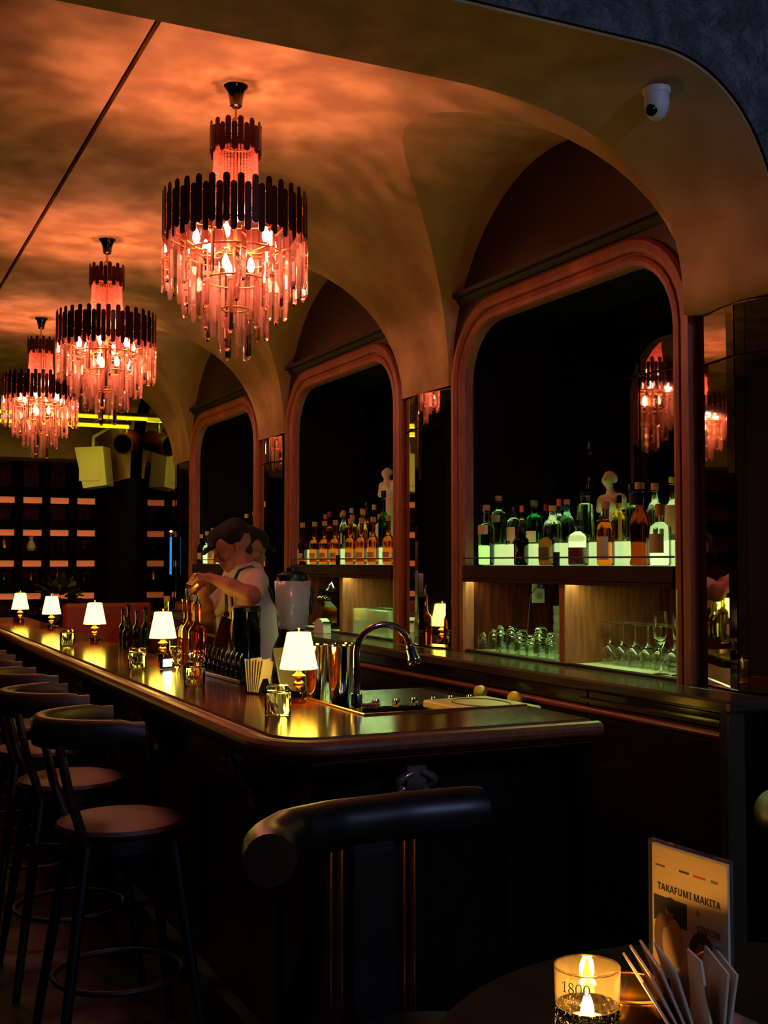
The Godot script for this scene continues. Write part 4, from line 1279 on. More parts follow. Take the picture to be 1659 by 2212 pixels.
	put("base", boxed(Vector3(0.072, 0.004, 0.066), 0.001, Vector3(0, 0.002, 0.001)), M.black, nh)
	for i in 7:
		var s := st()
		var xf := Transform3D(Basis(Vector3.UP, 0.5) * Basis(Vector3.RIGHT, (i - 3) * 0.06), Vector3(1.405, 1.107, -4.05) + Vector3(sin(0.5), 0, cos(0.5)) * (i - 3) * 0.008)
		extrude(s, PackedVector2Array([Vector2(-0.032, 0), Vector2(0.028, 0), Vector2(0.034, 0.11 + 0.006 * (i % 3)), Vector2(-0.026, 0.120 - 0.006 * (i % 2))]), 0.0022)
		var nk := put("napkin", done(s), M.paper, null, xf)
		tag(nk, "%s folded cream napkin from the front in the black holder on the bar" % NTH[i], "napkin", "napkins on the bar")
	var ms := thing("card_holder", "leaning clear card holder between the napkins and the bar lamp", "card holder", Vector3(1.50, 1.101, -4.0), 0.5)
	put("card", boxed(Vector3(0.10, 0.16, 0.002), 0.0005, Vector3(0, 0.08, 0)), mat(Color(0.30, 0.25, 0.12), 0.5), ms, Transform3D(Basis(Vector3.RIGHT, -0.25), Vector3(0, 0.003, 0.02)))
	put("sleeve", boxed(Vector3(0.11, 0.17, 0.006), 0.001, Vector3(0, 0.085, 0)), M.acrylic, ms, Transform3D(Basis(Vector3.RIGHT, -0.25), Vector3(0, 0.001, 0.02)))
	put("foot", boxed(Vector3(0.11, 0.004, 0.07), 0.001, Vector3(0, 0.002, -0.005)), M.acrylic, ms)
	# work ledge under the things that stand behind the bar
	var wl := thing("work_shelf", "stainless work shelf along the inner side of the bar", "shelf")
	put("deck", span(Vector3(1.51, 1.04, -6.2), Vector3(1.74, 1.058, -4.31), 0.004), M.steel, wl)
	put("side_deck", span(Vector3(1.74, 1.04, -4.95), Vector3(1.95, 1.058, -4.31), 0.004), M.steel, wl)
	for z in [-6.15, -5.2, -4.4]:
		put("leg", span(Vector3(1.55, 0, z - 0.02), Vector3(1.59, 1.04, z + 0.02)), M.steel, wl)
	# blender
	var bl := thing("blender", "blender with a frosted jar and black lid behind the bar lamp", "blender", Vector3(1.77, 1.06, -4.66), 0.3)
	put("motor_base", lathed([Vector2(0, 0), Vector2(0.085, 0), Vector2(0.088, 0.01), Vector2(0.085, 0.15), Vector2(0.062, 0.20), Vector2(0.05, 0.235), Vector2(0, 0.235)], 28), M.black, bl)
	var s := st()
	var rr := []
	for p in [[0.045, 0.23], [0.056, 0.25], [0.067, 0.44], [0.064, 0.44], [0.053, 0.256], [0.0, 0.25]]:
		var ring := []
		for j in 32:
			var a := TAU * j / 32
			var q: float = p[0] / pow(pow(absf(cos(a)), 4.0) + pow(absf(sin(a)), 4.0), 0.25)
			ring.append(Vector3(q * cos(a), p[1], q * sin(a)))
		rr.append(ring)
	s.set_smooth_group(1)
	rr.reverse()
	rows(s, rr, true)
	put("jar", done(s), pane(Color(0.75, 0.80, 0.85), 0.42, 0.2), bl)
	put("lid", lathed([Vector2(0, 0.44), Vector2(0.068, 0.438), Vector2(0.070, 0.445), Vector2(0.066, 0.465), Vector2(0.045, 0.478), Vector2(0.03, 0.48), Vector2(0.03, 0.494), Vector2(0.02, 0.50), Vector2(0, 0.50)], 28), M.black, bl)
	put("handle", tubed([Vector3(0.06, 0.42, 0), Vector3(0.10, 0.41, 0), Vector3(0.105, 0.36, 0), Vector3(0.095, 0.30, 0), Vector3(0.057, 0.28, 0)], 0.010, 8), M.black, bl)
	put("ice", lathed([Vector2(0, 0.262), Vector2(0.044, 0.264), Vector2(0.053, 0.40), Vector2(0.03, 0.43), Vector2(0, 0.415)], 14), mat(Color(0.55, 0.60, 0.68), 0.35), bl)
	# appliance, cup and rack inside the second niche
	var cm := thing("coffee_machine", "glossy black machine with a chrome arm in the lower left of the second niche", "coffee machine", Vector3(2.66, 1.195, -6.24))
	s = st()
	extrude(s, PackedVector2Array([Vector2(-0.10, 0), Vector2(0.10, 0), Vector2(0.10, 0.20), Vector2(0.02, 0.235), Vector2(-0.08, 0.225), Vector2(-0.10, 0.16), Vector2(-0.06, 0.12), Vector2(-0.06, 0.03), Vector2(-0.10, 0.025)]), 0.22, Transform3D(Basis(), Vector3(0, 0, -0.11)))
	put("body", done(s), M.gloss_black, cm)
	put("arm", tubed([Vector3(-0.06, 0.21, -0.06), Vector3(-0.09, 0.235, 0.06), Vector3(-0.095, 0.265, 0.13), Vector3(-0.095, 0.235, 0.15)], [0.009, 0.011, 0.009, 0.014], 10), M.chrome, cm)
	put("drip_tray", boxed(Vector3(0.09, 0.012, 0.18), 0.003, Vector3(-0.085, 0.03, 0)), M.chrome, cm)
	for z in [-0.05, 0.0, 0.05]:
		put("knob", lathed([Vector2(0, 0), Vector2(0.012, 0), Vector2(0.012, 0.012), Vector2(0, 0.014)], 14), M.chrome, cm, Transform3D(Basis(Vector3.BACK, PI / 2), Vector3(-0.10, 0.18, z)))
	var rl := thing("tape_dispenser", "small white rounded dispenser on the ledge before the black machine", "dispenser", Vector3(2.44, 1.188, -5.96), 0.2)
	s = st()
	var p := PackedVector2Array([Vector2(-0.05, 0), Vector2(0.05, 0)])
	for i in 9:
		p.append(Vector2(0.045 * cos(PI * i / 8), 0.035 + 0.045 * sin(PI * i / 8)))
	extrude(s, p, 0.05, Transform3D(Basis(Vector3.UP, PI / 2), Vector3(-0.025, 0, 0)))
	put("body", done(s), M.white, rl)
	put("cutter", boxed(Vector3(0.05, 0.008, 0.02), 0.002, Vector3(0, 0.06, 0.05)), M.black, rl)
	var rk := thing("glass_rack", "pale translucent plastic rack in the lower right of the second niche", "rack", Vector3(2.64, 1.195, -5.55))
	for e in [[Vector3(0.2, 0.008, 0.44), Vector3(0, 0.004, 0)], [Vector3(0.008, 0.13, 0.44), Vector3(-0.096, 0.07, 0)], [Vector3(0.008, 0.13, 0.44), Vector3(0.096, 0.07, 0)], [Vector3(0.2, 0.13, 0.008), Vector3(0, 0.07, -0.216)], [Vector3(0.2, 0.13, 0.008), Vector3(0, 0.07, 0.216)]]:
		put("panel", boxed(e[0], 0.002, e[1]), pane(Color(0.75, 0.85, 0.70), 0.32, 0.2), rk)
	for i in 4:
		var g := put("tumbler", lathed([Vector2(0.030, 0), Vector2(0.032, 0.13), Vector2(0, 0.135), Vector2(0, 0.128), Vector2(0.029, 0.125), Vector2(0.028, 0), Vector2(0.030, 0)], 18), M.clear, null, Transform3D(Basis(), Vector3(2.63, 1.20, -5.70 + i * 0.1)))
		tag(g, "%s glass from the left standing in the pale plastic rack" % NTH[i], "glass", "glasses in the rack of the second niche")
	# statuettes
	statuette("white armless classical torso among the bottles of the nearest niche", Vector3(2.80, 1.656, -3.79), 0.30, false)
	statuette("tall white draped classical figurine at the right of the second niche", Vector3(2.80, 1.656, -5.86), 0.455, true)
	# socket, plug and lead on the side of the nearest niche
	var wp := thing("wall_socket", "white socket plate on the side wall of the nearest niche", "socket", Vector3(2.885, 1.46, -4.467))
	put("plate", boxed(Vector3(0.065, 0.115, 0.010), 0.003, Vector3(0, -0.008, 0.004)), M.white, wp)
	for y in [0.018, -0.034]:
		put("outlet", boxed(Vector3(0.03, 0.028, 0.004), 0.002, Vector3(0, y, 0.010)), mat(Color(0.6, 0.6, 0.55), 0.5), wp)
	var pg := thing("plug", "black plug with a blue end in the white niche socket", "plug", Vector3(2.885, 1.470, -4.455))
	put("body", tubed([Vector3(0, 0, 0), Vector3(0, 0, 0.03), Vector3(-0.01, 0, 0.045)], [0.011, 0.011, 0.007], 10), M.black, pg)
	put("end", tubed([Vector3(-0.008, 0, 0.042), Vector3(-0.022, 0, 0.05)], [0.009, 0.009], 10), mat(Color(0.05, 0.12, 0.75), 0.4), pg)
	var ld := put("power_lead", tubed([Vector3(2.87, 1.470, -4.405), Vector3(2.84, 1.465, -4.41), Vector3(2.822, 1.43, -4.43), Vector3(2.828, 1.39, -4.445), Vector3(2.826, 1.34, -4.45), Vector3(2.815, 1.25, -4.45), Vector3(2.81, 1.197, -4.45)], 0.0025, 7), mat(Color(0.35, 0.28, 0.22), 0.5))
	tag(ld, "thin lead hanging from the blue plug in the nearest niche", "cable")
	# security camera under the beam
	var sv := thing("security_camera", "white dome security camera hanging under the plaster beam", "camera", Vector3(2.137, soffit(2.137, 0.67) + 0.004, -2.66))
	put("mount", lathed([Vector2(0, -0.018), Vector2(0.037, -0.018), Vector2(0.042, -0.004), Vector2(0.042, 0.0), Vector2(0, 0)], 28), M.white, sv)
	put("shell", lathed([Vector2(0, -0.092), Vector2(0.012, -0.090), Vector2(0.024, -0.080), Vector2(0.033, -0.062), Vector2(0.036, -0.04), Vector2(0.035, -0.018), Vector2(0, -0.018)], 28), M.white, sv)
	put("lens", lathed([Vector2(0, 0), Vector2(0.017, 0), Vector2(0.019, 0.004), Vector2(0.014, 0.012), Vector2(0, 0.012)], 20), M.gloss_black, sv, Transform3D(quat_to(Vector3(-0.72, -0.62, 0.20)), Vector3(-0.022, -0.066, 0.006)))

func soffit(x: float, t: float) -> float:
	for i in 200:
		if beam_x(i / 200.0, t) >= x:
			return beam_y(i / 200.0, t)
	return YS

func quat_to(d: Vector3) -> Basis:
	return Basis(Quaternion(Vector3.UP, d.normalized()))

func statuette(label: String, at: Vector3, h: float, draped: bool) -> void:
	var t := thing("statuette", label, "statuette", at, -1.2)
	put("pedestal", lathed([Vector2(0, 0), Vector2(0.055, 0), Vector2(0.055, 0.012), Vector2(0.045, 0.02), Vector2(0.045, 0.035), Vector2(0, 0.035)], 20), M.stone, t)
	var k := h / 0.46
	var bones := []
	if draped:
		bones = [[Vector3(0, 0.03, 0), Vector3(0.012, 0.24, 0), 0.056, 0.046], [Vector3(0.012, 0.24, 0), Vector3(0.0, 0.315, 0.0), 0.040, 0.034], [Vector3(0.0, 0.315, 0), Vector3(-0.005, 0.352, 0), 0.036, 0.038], [Vector3(-0.046, 0.358, 0), Vector3(0.046, 0.366, 0), 0.021, 0.021], [Vector3(-0.05, 0.355, 0), Vector3(-0.058, 0.305, 0.01), 0.018, 0.015], [Vector3(0.05, 0.362, 0), Vector3(0.056, 0.335, 0.005), 0.018, 0.015], [Vector3(-0.006, 0.36, 0.0), Vector3(-0.012, 0.40, 0.004), 0.016, 0.015], [Vector3(-0.016, 0.425, 0.008), Vector3(-0.014, 0.435, -0.006), 0.025, 0.026], [Vector3(-0.014, 0.438, -0.025), Vector3(-0.014, 0.436, -0.034), 0.014, 0.012], [Vector3(0.03, 0.03, 0.03), Vector3(0.02, 0.2, 0.03), 0.026, 0.018], [Vector3(-0.02, 0.345, 0.028), Vector3(-0.02, 0.343, 0.03), 0.016, 0.016], [Vector3(0.02, 0.347, 0.028), Vector3(0.02, 0.345, 0.03), 0.016, 0.016]]
	else:
		k = h / 0.30
		bones = [[Vector3(0, 0.03, 0), Vector3(0.004, 0.10, 0), 0.042, 0.031], [Vector3(0.004, 0.10, 0), Vector3(0.0, 0.155, 0), 0.031, 0.040], [Vector3(-0.036, 0.172, 0), Vector3(0.036, 0.177, 0), 0.023, 0.023], [Vector3(-0.046, 0.168, 0), Vector3(-0.054, 0.135, 0.006), 0.019, 0.014], [Vector3(0.046, 0.172, 0), Vector3(0.052, 0.145, 0.0), 0.019, 0.014], [Vector3(-0.022, 0.152, 0.032), Vector3(-0.022, 0.15, 0.034), 0.022, 0.022], [Vector3(0.022, 0.152, 0.032), Vector3(0.022, 0.15, 0.034), 0.022, 0.022], [Vector3(0, 0.18, 0), Vector3(-0.008, 0.230, 0.006), 0.017, 0.014], [Vector3(-0.012, 0.250, 0.014), Vector3(-0.012, 0.264, -0.004), 0.022, 0.026], [Vector3(-0.012, 0.262, -0.03), Vector3(-0.012, 0.258, -0.038), 0.018, 0.016], [Vector3(-0.012, 0.252, 0.04), Vector3(-0.012, 0.246, 0.043), 0.006, 0.007]]
	var sc := []
	for b in bones:
		sc.append([b[0] * k, b[1] * k, b[2] * k, b[3] * k])
	var s := st()
	field(s, sc, 0.0075 * k, 0.014 * k)
	put("figure", done(s), M.stone, t)

# ---------------------------------------------------------------- smooth bodies (surface nets over tapered capsules)
func field(s: SurfaceTool, bones: Array, cell: float, k: float) -> void:
	var lo := Vector3(1e9, 1e9, 1e9)
	var hi := -lo
	for b in bones:
		var r: float = maxf(b[2], b[3]) + k + cell * 2.0
		for p in [b[0], b[1]]:
			lo = lo.min(p - Vector3.ONE * r)
			hi = hi.max(p + Vector3.ONE * r)
	var n := Vector3i(((hi - lo) / cell).ceil()) + Vector3i.ONE
	var f := PackedFloat32Array()
	f.resize(n.x * n.y * n.z)
	f.fill(1.0)
	var sx := n.y * n.z
	for b in bones:
		var a: Vector3 = b[0]
		var ab: Vector3 = b[1] - b[0]
		var r0: float = b[2]
		var dr: float = b[3] - b[2]
		var l2: float = maxf(ab.length_squared(), 1e-9)
		var m: float = maxf(b[2], b[3]) + k + cell * 1.5
		var i0 := Vector3i(((Vector3(b[0]).min(b[1]) - Vector3.ONE * m - lo) / cell).floor()).clamp(Vector3i.ZERO, n - Vector3i.ONE)
		var i1 := Vector3i(((Vector3(b[0]).max(b[1]) + Vector3.ONE * m - lo) / cell).ceil()).clamp(Vector3i.ZERO, n - Vector3i.ONE)
		for x in range(i0.x, i1.x + 1):
			for y in range(i0.y, i1.y + 1):
				var at := x * sx + y * n.z
				for z in range(i0.z, i1.z + 1):
					var p := lo + Vector3(x, y, z) * cell - a
					var t := clampf(p.dot(ab) / l2, 0.0, 1.0)
					var d := (p - ab * t).length() - r0 - dr * t
					var o := f[at + z]
					var h := maxf(k - absf(d - o), 0.0) / k
					f[at + z] = minf(d, o) - h * h * k * 0.25
	var vid := {}
	for x in n.x - 1:
		for y in n.y - 1:
			var at := x * sx + y * n.z
			for z in n.z - 1:
				var c := at + z
				var c0 := f[c] < 0
				if (f[c + 1] < 0) == c0 and (f[c + n.z] < 0) == c0 and (f[c + n.z + 1] < 0) == c0 and (f[c + sx] < 0) == c0 and (f[c + sx + 1] < 0) == c0 and (f[c + sx + n.z] < 0) == c0 and (f[c + sx + n.z + 1] < 0) == c0:
					continue
				var sum := Vector3.ZERO
				var cnt := 0
				for e in EDGES:
					var pa: Vector3i = e[0]
					var pb: Vector3i = e[1]
					var va := f[c + pa.x * sx + pa.y * n.z + pa.z]
					var vb := f[c + pb.x * sx + pb.y * n.z + pb.z]
					if (va < 0) != (vb < 0):
						sum += Vector3(pa).lerp(Vector3(pb), va / (va - vb))
						cnt += 1
				vid[c] = lo + (Vector3(x, y, z) + sum / cnt) * cell
	s.set_smooth_group(1)
	for c in vid:
		var v0 := f[c]
		# the three edges that leave this node
		for ax in 3:
			var st_ax: int = [sx, n.z, 1][ax]
			var u: int = [n.z, 1, sx][ax]
			var w: int = [1, sx, n.z][ax]
			var v1 := f[c + st_ax]
			if (v0 < 0) == (v1 < 0):
				continue
			if not (vid.has(c - u) and vid.has(c - w) and vid.has(c - u - w)):
				continue
			var q0: Vector3 = vid[c]
			var q1: Vector3 = vid[c - u]
			var q2: Vector3 = vid[c - u - w]
			var q3: Vector3 = vid[c - w]
			if v0 < 0:
				quad(s, q3, q2, q1, q0)
			else:
				quad(s, q0, q1, q2, q3)
	s.set_smooth_group(0)

const EDGES := [[Vector3i(0, 0, 0), Vector3i(1, 0, 0)], [Vector3i(0, 1, 0), Vector3i(1, 1, 0)], [Vector3i(0, 0, 1), Vector3i(1, 0, 1)], [Vector3i(0, 1, 1), Vector3i(1, 1, 1)], [Vector3i(0, 0, 0), Vector3i(0, 1, 0)], [Vector3i(1, 0, 0), Vector3i(1, 1, 0)], [Vector3i(0, 0, 1), Vector3i(0, 1, 1)], [Vector3i(1, 0, 1), Vector3i(1, 1, 1)], [Vector3i(0, 0, 0), Vector3i(0, 0, 1)], [Vector3i(1, 0, 0), Vector3i(1, 0, 1)], [Vector3i(0, 1, 0), Vector3i(0, 1, 1)], [Vector3i(1, 1, 0), Vector3i(1, 1, 1)]]

func hand_bones(wrist: Vector3, dir: Vector3, palm: Vector3, thumb_side: float, curl: float) -> Array:
	# palm: the way the palm faces
	var d := dir.normalized()
	var pn := (palm - d * palm.dot(d)).normalized()
	var side := d.cross(pn).normalized() * thumb_side
	var out := [[wrist, wrist + d * 0.03, 0.024, 0.025]]
	for i in 4:
		var off: float = [0.027, 0.009, -0.009, -0.026][i]
		var len: float = [0.9, 1.0, 0.93, 0.75][i]
		var kn: Vector3 = wrist + d * (0.085 - absf(off - 0.004) * 0.25) + side * off
		out.append([wrist + d * 0.02 + side * off * 0.7, kn, 0.014, 0.0115])
		var q := kn
		var dd := d
		for g in 3:
			dd = dd.rotated(d.cross(pn).normalized(), curl * [0.8, 1.1, 0.8][g])
			var e: Vector3 = q + dd * [0.042, 0.026, 0.021][g] * len
			out.append([q, e, [0.0100, 0.0090, 0.0082][g], [0.0090, 0.0082, 0.0072][g]])
			q = e
	var t0 := wrist + d * 0.03 + side * 0.024
	var t1 := t0 + (d * 0.6 + side * 0.7 + pn * 0.5).normalized() * 0.036
	var t2 := t1 + (d * 0.8 + side * 0.1 + pn * 0.7).normalized() * 0.030
	var t3 := t2 + (d * 0.7 - side * 0.3 + pn * 0.7).normalized() * 0.024
	out += [[t0 - side * 0.012, t1, 0.015, 0.0115], [t1, t2, 0.0110, 0.0100], [t2, t3, 0.0100, 0.0080]]
	return out

func person(label: String, c: Vector3, f: Vector3, neck: Vector3, sh: Array, el: Array, wr: Array, hd: Array, palms: Array, hips: Vector3, skin: Material) -> Node3D:
	var base := Vector3(hips.x, 0, hips.z)
	var t := thing("person", label, "person", base)
	f = f.normalized()
	var r := f.cross(Vector3.UP).normalized()
	var u := r.cross(f).normalized()
	var sub := func(bones: Array) -> Array:
		var o := []
		for b in bones:
			o.append([b[0] - base, b[1] - base, b[2], b[3]])
		return o
	var chest := neck.lerp(hips, 0.38)
	var waist := neck.lerp(hips, 0.72)
	var across: Vector3 = (sh[0] - sh[1]).normalized()
	var torso := [[neck + Vector3(0, -0.03, 0), chest, 0.085, 0.105], [chest, waist, 0.110, 0.100], [waist, hips, 0.105, 0.115], [sh[0].lerp(sh[1], 0.08), sh[1].lerp(sh[0], 0.08), 0.055, 0.055], [chest + across * 0.055, waist + across * 0.05, 0.095, 0.09], [chest - across * 0.055, waist - across * 0.05, 0.095, 0.09]]
	var legs := []
	for i in 2:
		var s := -1.0 if i else 1.0
		var hp: Vector3 = hips + across * 0.075 * s
		var kn := Vector3(hp.x - 0.02, 0.50, hp.z)
		legs += [[hp, kn, 0.088, 0.060], [kn, Vector3(hp.x + 0.01, 0.10, hp.z), 0.058, 0.042]]
	var arms := []
	for i in 2:
		arms += [[sh[i], el[i], 0.050, 0.040], [el[i], wr[i].lerp(el[i], 0.5), 0.042, 0.038], [wr[i].lerp(el[i], 0.5), wr[i], 0.038, 0.026]]
	var s := st()
	field(s, sub.call(torso + legs + arms + [[neck, c - u * 0.05 - f * 0.02, 0.055, 0.052]]), 0.012, 0.03)
	# head
	var head := [[c + u * 0.03 - f * 0.03, c + u * 0.035 + f * 0.02, 0.085, 0.078], [c - u * 0.005 + f * 0.025, c - u * 0.06 + f * 0.040, 0.064, 0.046], [c - u * 0.085 + f * 0.058, c - u * 0.088 + f * 0.062, 0.026, 0.024], [c + u * 0.006 + f * 0.084, c - u * 0.022 + f * 0.102, 0.008, 0.011], [c - u * 0.03 + f * 0.092 - r * 0.008, c - u * 0.03 + f * 0.092 + r * 0.008, 0.010, 0.010], [c + u * 0.024 + f * 0.072 - r * 0.034, c + u * 0.024 + f * 0.072 + r * 0.034, 0.016, 0.016], [c - u * 0.052 + f * 0.082 - r * 0.016, c - u * 0.052 + f * 0.082 + r * 0.016, 0.008, 0.008], [c - u * 0.062 + f * 0.079 - r * 0.012, c - u * 0.062 + f * 0.079 + r * 0.012, 0.009, 0.009], [c - u * 0.02 + f * 0.06 - r * 0.04, c - u * 0.025 + f * 0.055 - r * 0.045, 0.022, 0.022], [c - u * 0.02 + f * 0.06 + r * 0.04, c - u * 0.025 + f * 0.055 + r * 0.045, 0.022, 0.022], [c - u * 0.04 - f * 0.02, c - u * 0.09 - f * 0.03, 0.055, 0.052]]
	for sd in [-1.0, 1.0]:
		head.append([c + r * sd * 0.086 + u * 0.012 - f * 0.014, c + r * sd * 0.080 - u * 0.022 - f * 0.006, 0.011, 0.007])
	field(s, sub.call(head), 0.004, 0.014)
	for i in 2:
		field(s, sub.call(hand_bones(wr[i], hd[i] - wr[i], palms[i], 1.0 if i == 0 else -1.0, 0.55)), 0.004, 0.008)
	put("body", done(s), skin, t)
	# clothes
	var shirt := []
	for b in torso:
		shirt.append([b[0], b[1], b[2] + 0.012, b[3] + 0.012])
	for i in 2:
		shirt.append([sh[i], sh[i].lerp(el[i], 0.72), 0.064, 0.062])
	s = st()
	field(s, sub.call(shirt), 0.012, 0.035)
	put("shirt", done(s), M.shirt, t)
	s = st()
	var tr := [[waist.lerp(hips, 0.5), hips, 0.122, 0.128]]
	for b in legs:
		tr.append([b[0], b[1], b[2] + 0.012, b[3] + 0.018])
	field(s, sub.call(tr), 0.016, 0.03)
	put("trousers", done(s), M.black, t)
	for i in 2:
		var ft := Vector3(legs[i * 2 + 1][1].x, 0.045, legs[i * 2 + 1][1].z) - base
		var fl := Vector3(f.x, 0, f.z).normalized()
		put("shoe", tubed([ft - fl * 0.06, ft - fl * 0.02, ft + fl * 0.08, ft + fl * 0.16, ft + fl * 0.18], [0.036, 0.044, 0.042, 0.036, 0.02], 12), M.gloss_black, t)
	# collar, braces, cap, hair, eyes
	var nx := (c - u * 0.05 - f * 0.02 - neck).normalized()
	var ring := []
	var a0 := nx.cross(across).normalized()
	for i in 24:
		var a := TAU * i / 24
		ring.append(neck + nx * (0.020 - 0.016 * a0.dot((a0 * cos(a) + across * sin(a)))) + (a0 * cos(a) + across * sin(a)) * 0.066 - base)
	s = st()
	tube(s, ring, 0.019, 8, false, true)
	put("collar", done(s), M.shirt, t)
	var out := (Vector3(f.x, 0, f.z).normalized())
	for sd in [-1.0, 1.0]:
		var o: Vector3 = across * 0.075 * sd
		var bp := [waist + o + out * 0.119, chest + o + out * 0.121, neck.lerp(chest, 0.3) + o + out * 0.108, neck + o * 1.05 + out * 0.060 + Vector3(0, 0.012, 0), neck + o * 1.1 + Vector3(0, 0.030, 0), neck + o * 1.05 - out * 0.075 + Vector3(0, -0.01, 0), chest + o - out * 0.119, waist + o * 0.6 - out * 0.119]
		for k in bp.size():
			bp[k] -= base
		put("brace", tubed(bp, 0.008, 6), M.black, t)
	s = st()
	field(s, sub.call([[c + u * 0.070 - f * 0.052, c + u * 0.068 + f * 0.040, 0.072, 0.062], [c + u * 0.064 - r * 0.046 - f * 0.02, c + u * 0.064 + r * 0.046 - f * 0.02, 0.062, 0.062], [c + u * 0.048 + f * 0.095 - r * 0.045, c + u * 0.048 + f * 0.095 + r * 0.045, 0.012, 0.012], [c + u * 0.036 + f * 0.145 - r * 0.028, c + u * 0.036 + f * 0.145 + r * 0.028, 0.008, 0.008], [c + u * 0.046 + f * 0.10, c + u * 0.036 + f * 0.14, 0.012, 0.010]]), 0.005, 0.02)
	put("cap", done(s), mat(Color(0.02, 0.018, 0.02), 0.95), t)
	s = st()
	field(s, sub.call([[c + u * 0.03 - f * 0.040, c - u * 0.035 - f * 0.052, 0.079, 0.050]]), 0.006, 0.02)
	put("hair", done(s), mat(Color(0.03, 0.022, 0.02), 0.85), t)
	for sd in [-1.0, 1.0]:
		put("eye", lathed([Vector2(0, -0.011), Vector2(0.008, -0.007), Vector2(0.011, 0), Vector2(0.008, 0.007), Vector2(0, 0.011)], 12), M.gloss_black, t, Transform3D(Basis(), c + u * 0.006 + f * 0.079 + r * sd * 0.031 - base))
	return t

func people() -> void:
	M.shirt = mat(Color(0.74, 0.68, 0.66), 0.85)
	var skin := mat(Color(0.60, 0.34, 0.26), 0.6)
	skin.subsurf_scatter_enabled = true
	skin.subsurf_scatter_strength = 0.1
	person("bartender in a black cap and white shirt with braces, leaning forward to pour", Vector3(1.862, 1.655, -5.800), Vector3(-0.90, -0.42, -0.10), Vector3(1.945, 1.525, -5.785), [Vector3(1.925, 1.475, -5.60), Vector3(1.965, 1.475, -5.96)], [Vector3(1.825, 1.415, -5.37), Vector3(1.80, 1.30, -6.02)], [Vector3(1.690, 1.498, -5.56), Vector3(1.705, 1.415, -5.80)], [Vector3(1.650, 1.513, -5.65), Vector3(1.672, 1.468, -5.735)], [Vector3(-0.2, -0.9, 0.1), Vector3(-0.3, 0.2, 0.9)], Vector3(2.02, 0.94, -5.78), skin)
	var cup := thing("pouring_cup", "small metal cup tipped over in the bartender's raised hand", "cup", Vector3(1.640, 1.472, -5.665))
	put("cup", lathed([Vector2(0, 0), Vector2(0.026, 0), Vector2(0.028, 0.003), Vector2(0.036, 0.085), Vector2(0.034, 0.085), Vector2(0.026, 0.006), Vector2(0, 0.006)], 24, 50.0), M.brass, cup, Transform3D(quat_to(Vector3(-0.25, -0.35, -0.75)), Vector3(0.01, 0.012, 0.03)))
	person("second bartender in a black cap standing behind the first, turned away to the right", Vector3(2.10, 1.650, -6.24), Vector3(0.80, -0.25, 0.45), Vector3(2.055, 1.51, -6.26), [Vector3(1.98, 1.45, -6.10), Vector3(2.09, 1.45, -6.43)], [Vector3(2.07, 1.20, -6.02), Vector3(2.13, 1.20, -6.44)], [Vector3(2.17, 1.27, -6.12), Vector3(2.19, 1.26, -6.34)], [Vector3(2.22, 1.28, -6.18), Vector3(2.23, 1.27, -6.28)], [Vector3(0, -1, 0.2), Vector3(0, -1, -0.2)], Vector3(2.04, 0.94, -6.26), skin)

# ---------------------------------------------------------------- stools, near table
func bar_stools() -> void:
	var t := thing("bar_stool", "nearest dark wooden bar stool with a curved back rail along the counter", "stool", Vector3(0.85, 0, -3.80), 0.0, "bar stools along the counter")
	put("seat", lathed([Vector2(0, 0.715), Vector2(0.17, 0.715), Vector2(0.195, 0.722), Vector2(0.205, 0.735), Vector2(0.20, 0.748), Vector2(0.17, 0.756), Vector2(0.09, 0.752), Vector2(0, 0.748)], 36), M.seat, t)
	put("seat_rim", lathed([Vector2(0, 0.66), Vector2(0.165, 0.66), Vector2(0.175, 0.67), Vector2(0.175, 0.714), Vector2(0, 0.714)], 32), M.stool_black, t)
	for sx in [-1.0, 1.0]:
		for sz in [-1.0, 1.0]:
			put("leg", tubed([Vector3(sx * 0.23, 0, sz * 0.23), Vector3(sx * 0.135, 0.70, sz * 0.135)], [0.014, 0.021], 10), M.stool_black, t)
	var c := []
	for i in 32:
		c.append(Vector3(0.205 * cos(TAU * i / 32), 0.26, 0.205 * sin(TAU * i / 32)))
	put("foot_ring", tubed(c, 0.010, 8, true), M.stool_wood, t)
	for sz in [-1.0, 1.0]:
		put("back_post", tubed([Vector3(-0.13, 0.69, sz * 0.12), Vector3(-0.19, 0.86, sz * 0.15), Vector3(-0.225, 1.02, sz * 0.16)], [0.016, 0.015, 0.014], 8), M.stool_wood, t)
	# the rail: a curved plank, thicker in the middle
	var rr := []
	for i in 25:
		var a := PI * 0.5 + PI * i / 24.0
		var dx := Vector3(cos(a), 0, sin(a))
		var ctr := Vector3(0.02, 0, 0) + Vector3(dx.x * 0.28, 0, dx.z * 0.225)
		var hh: float = 0.045 if i > 1 and i < 23 else 0.036
		var th := 0.014 + 0.008 * sin(PI * i / 24.0)
		rr.append([ctr - dx * th + Vector3(0, 1.05 - hh, 0), ctr + dx * th + Vector3(0, 1.05 - hh, 0), ctr + dx * (th + 0.004) + Vector3(0, 1.05 + hh * 0.7, 0), ctr + dx * th * 0.5 + Vector3(0, 1.05 + hh, 0), ctr - dx * th * 0.6 + Vector3(0, 1.05 + hh, 0), ctr - dx * th + Vector3(0, 1.05 + hh * 0.7, 0)])
	var s := st()
	s.set_smooth_group(1)
	rows(s, rr, true)
	fan(s, rr[0])
	fan(s, rr[-1], true)
	put("back_rail", done(s), M.stool_wood, t)
	for i in range(1, 6):
		dup(t, Vector3(0.85 - 0.01 * (i % 2), 0, -3.80 - 0.81 * i), 0.06 * (i % 3 - 1), "%s dark wooden bar stool from the front in the row along the counter" % NTH[i])

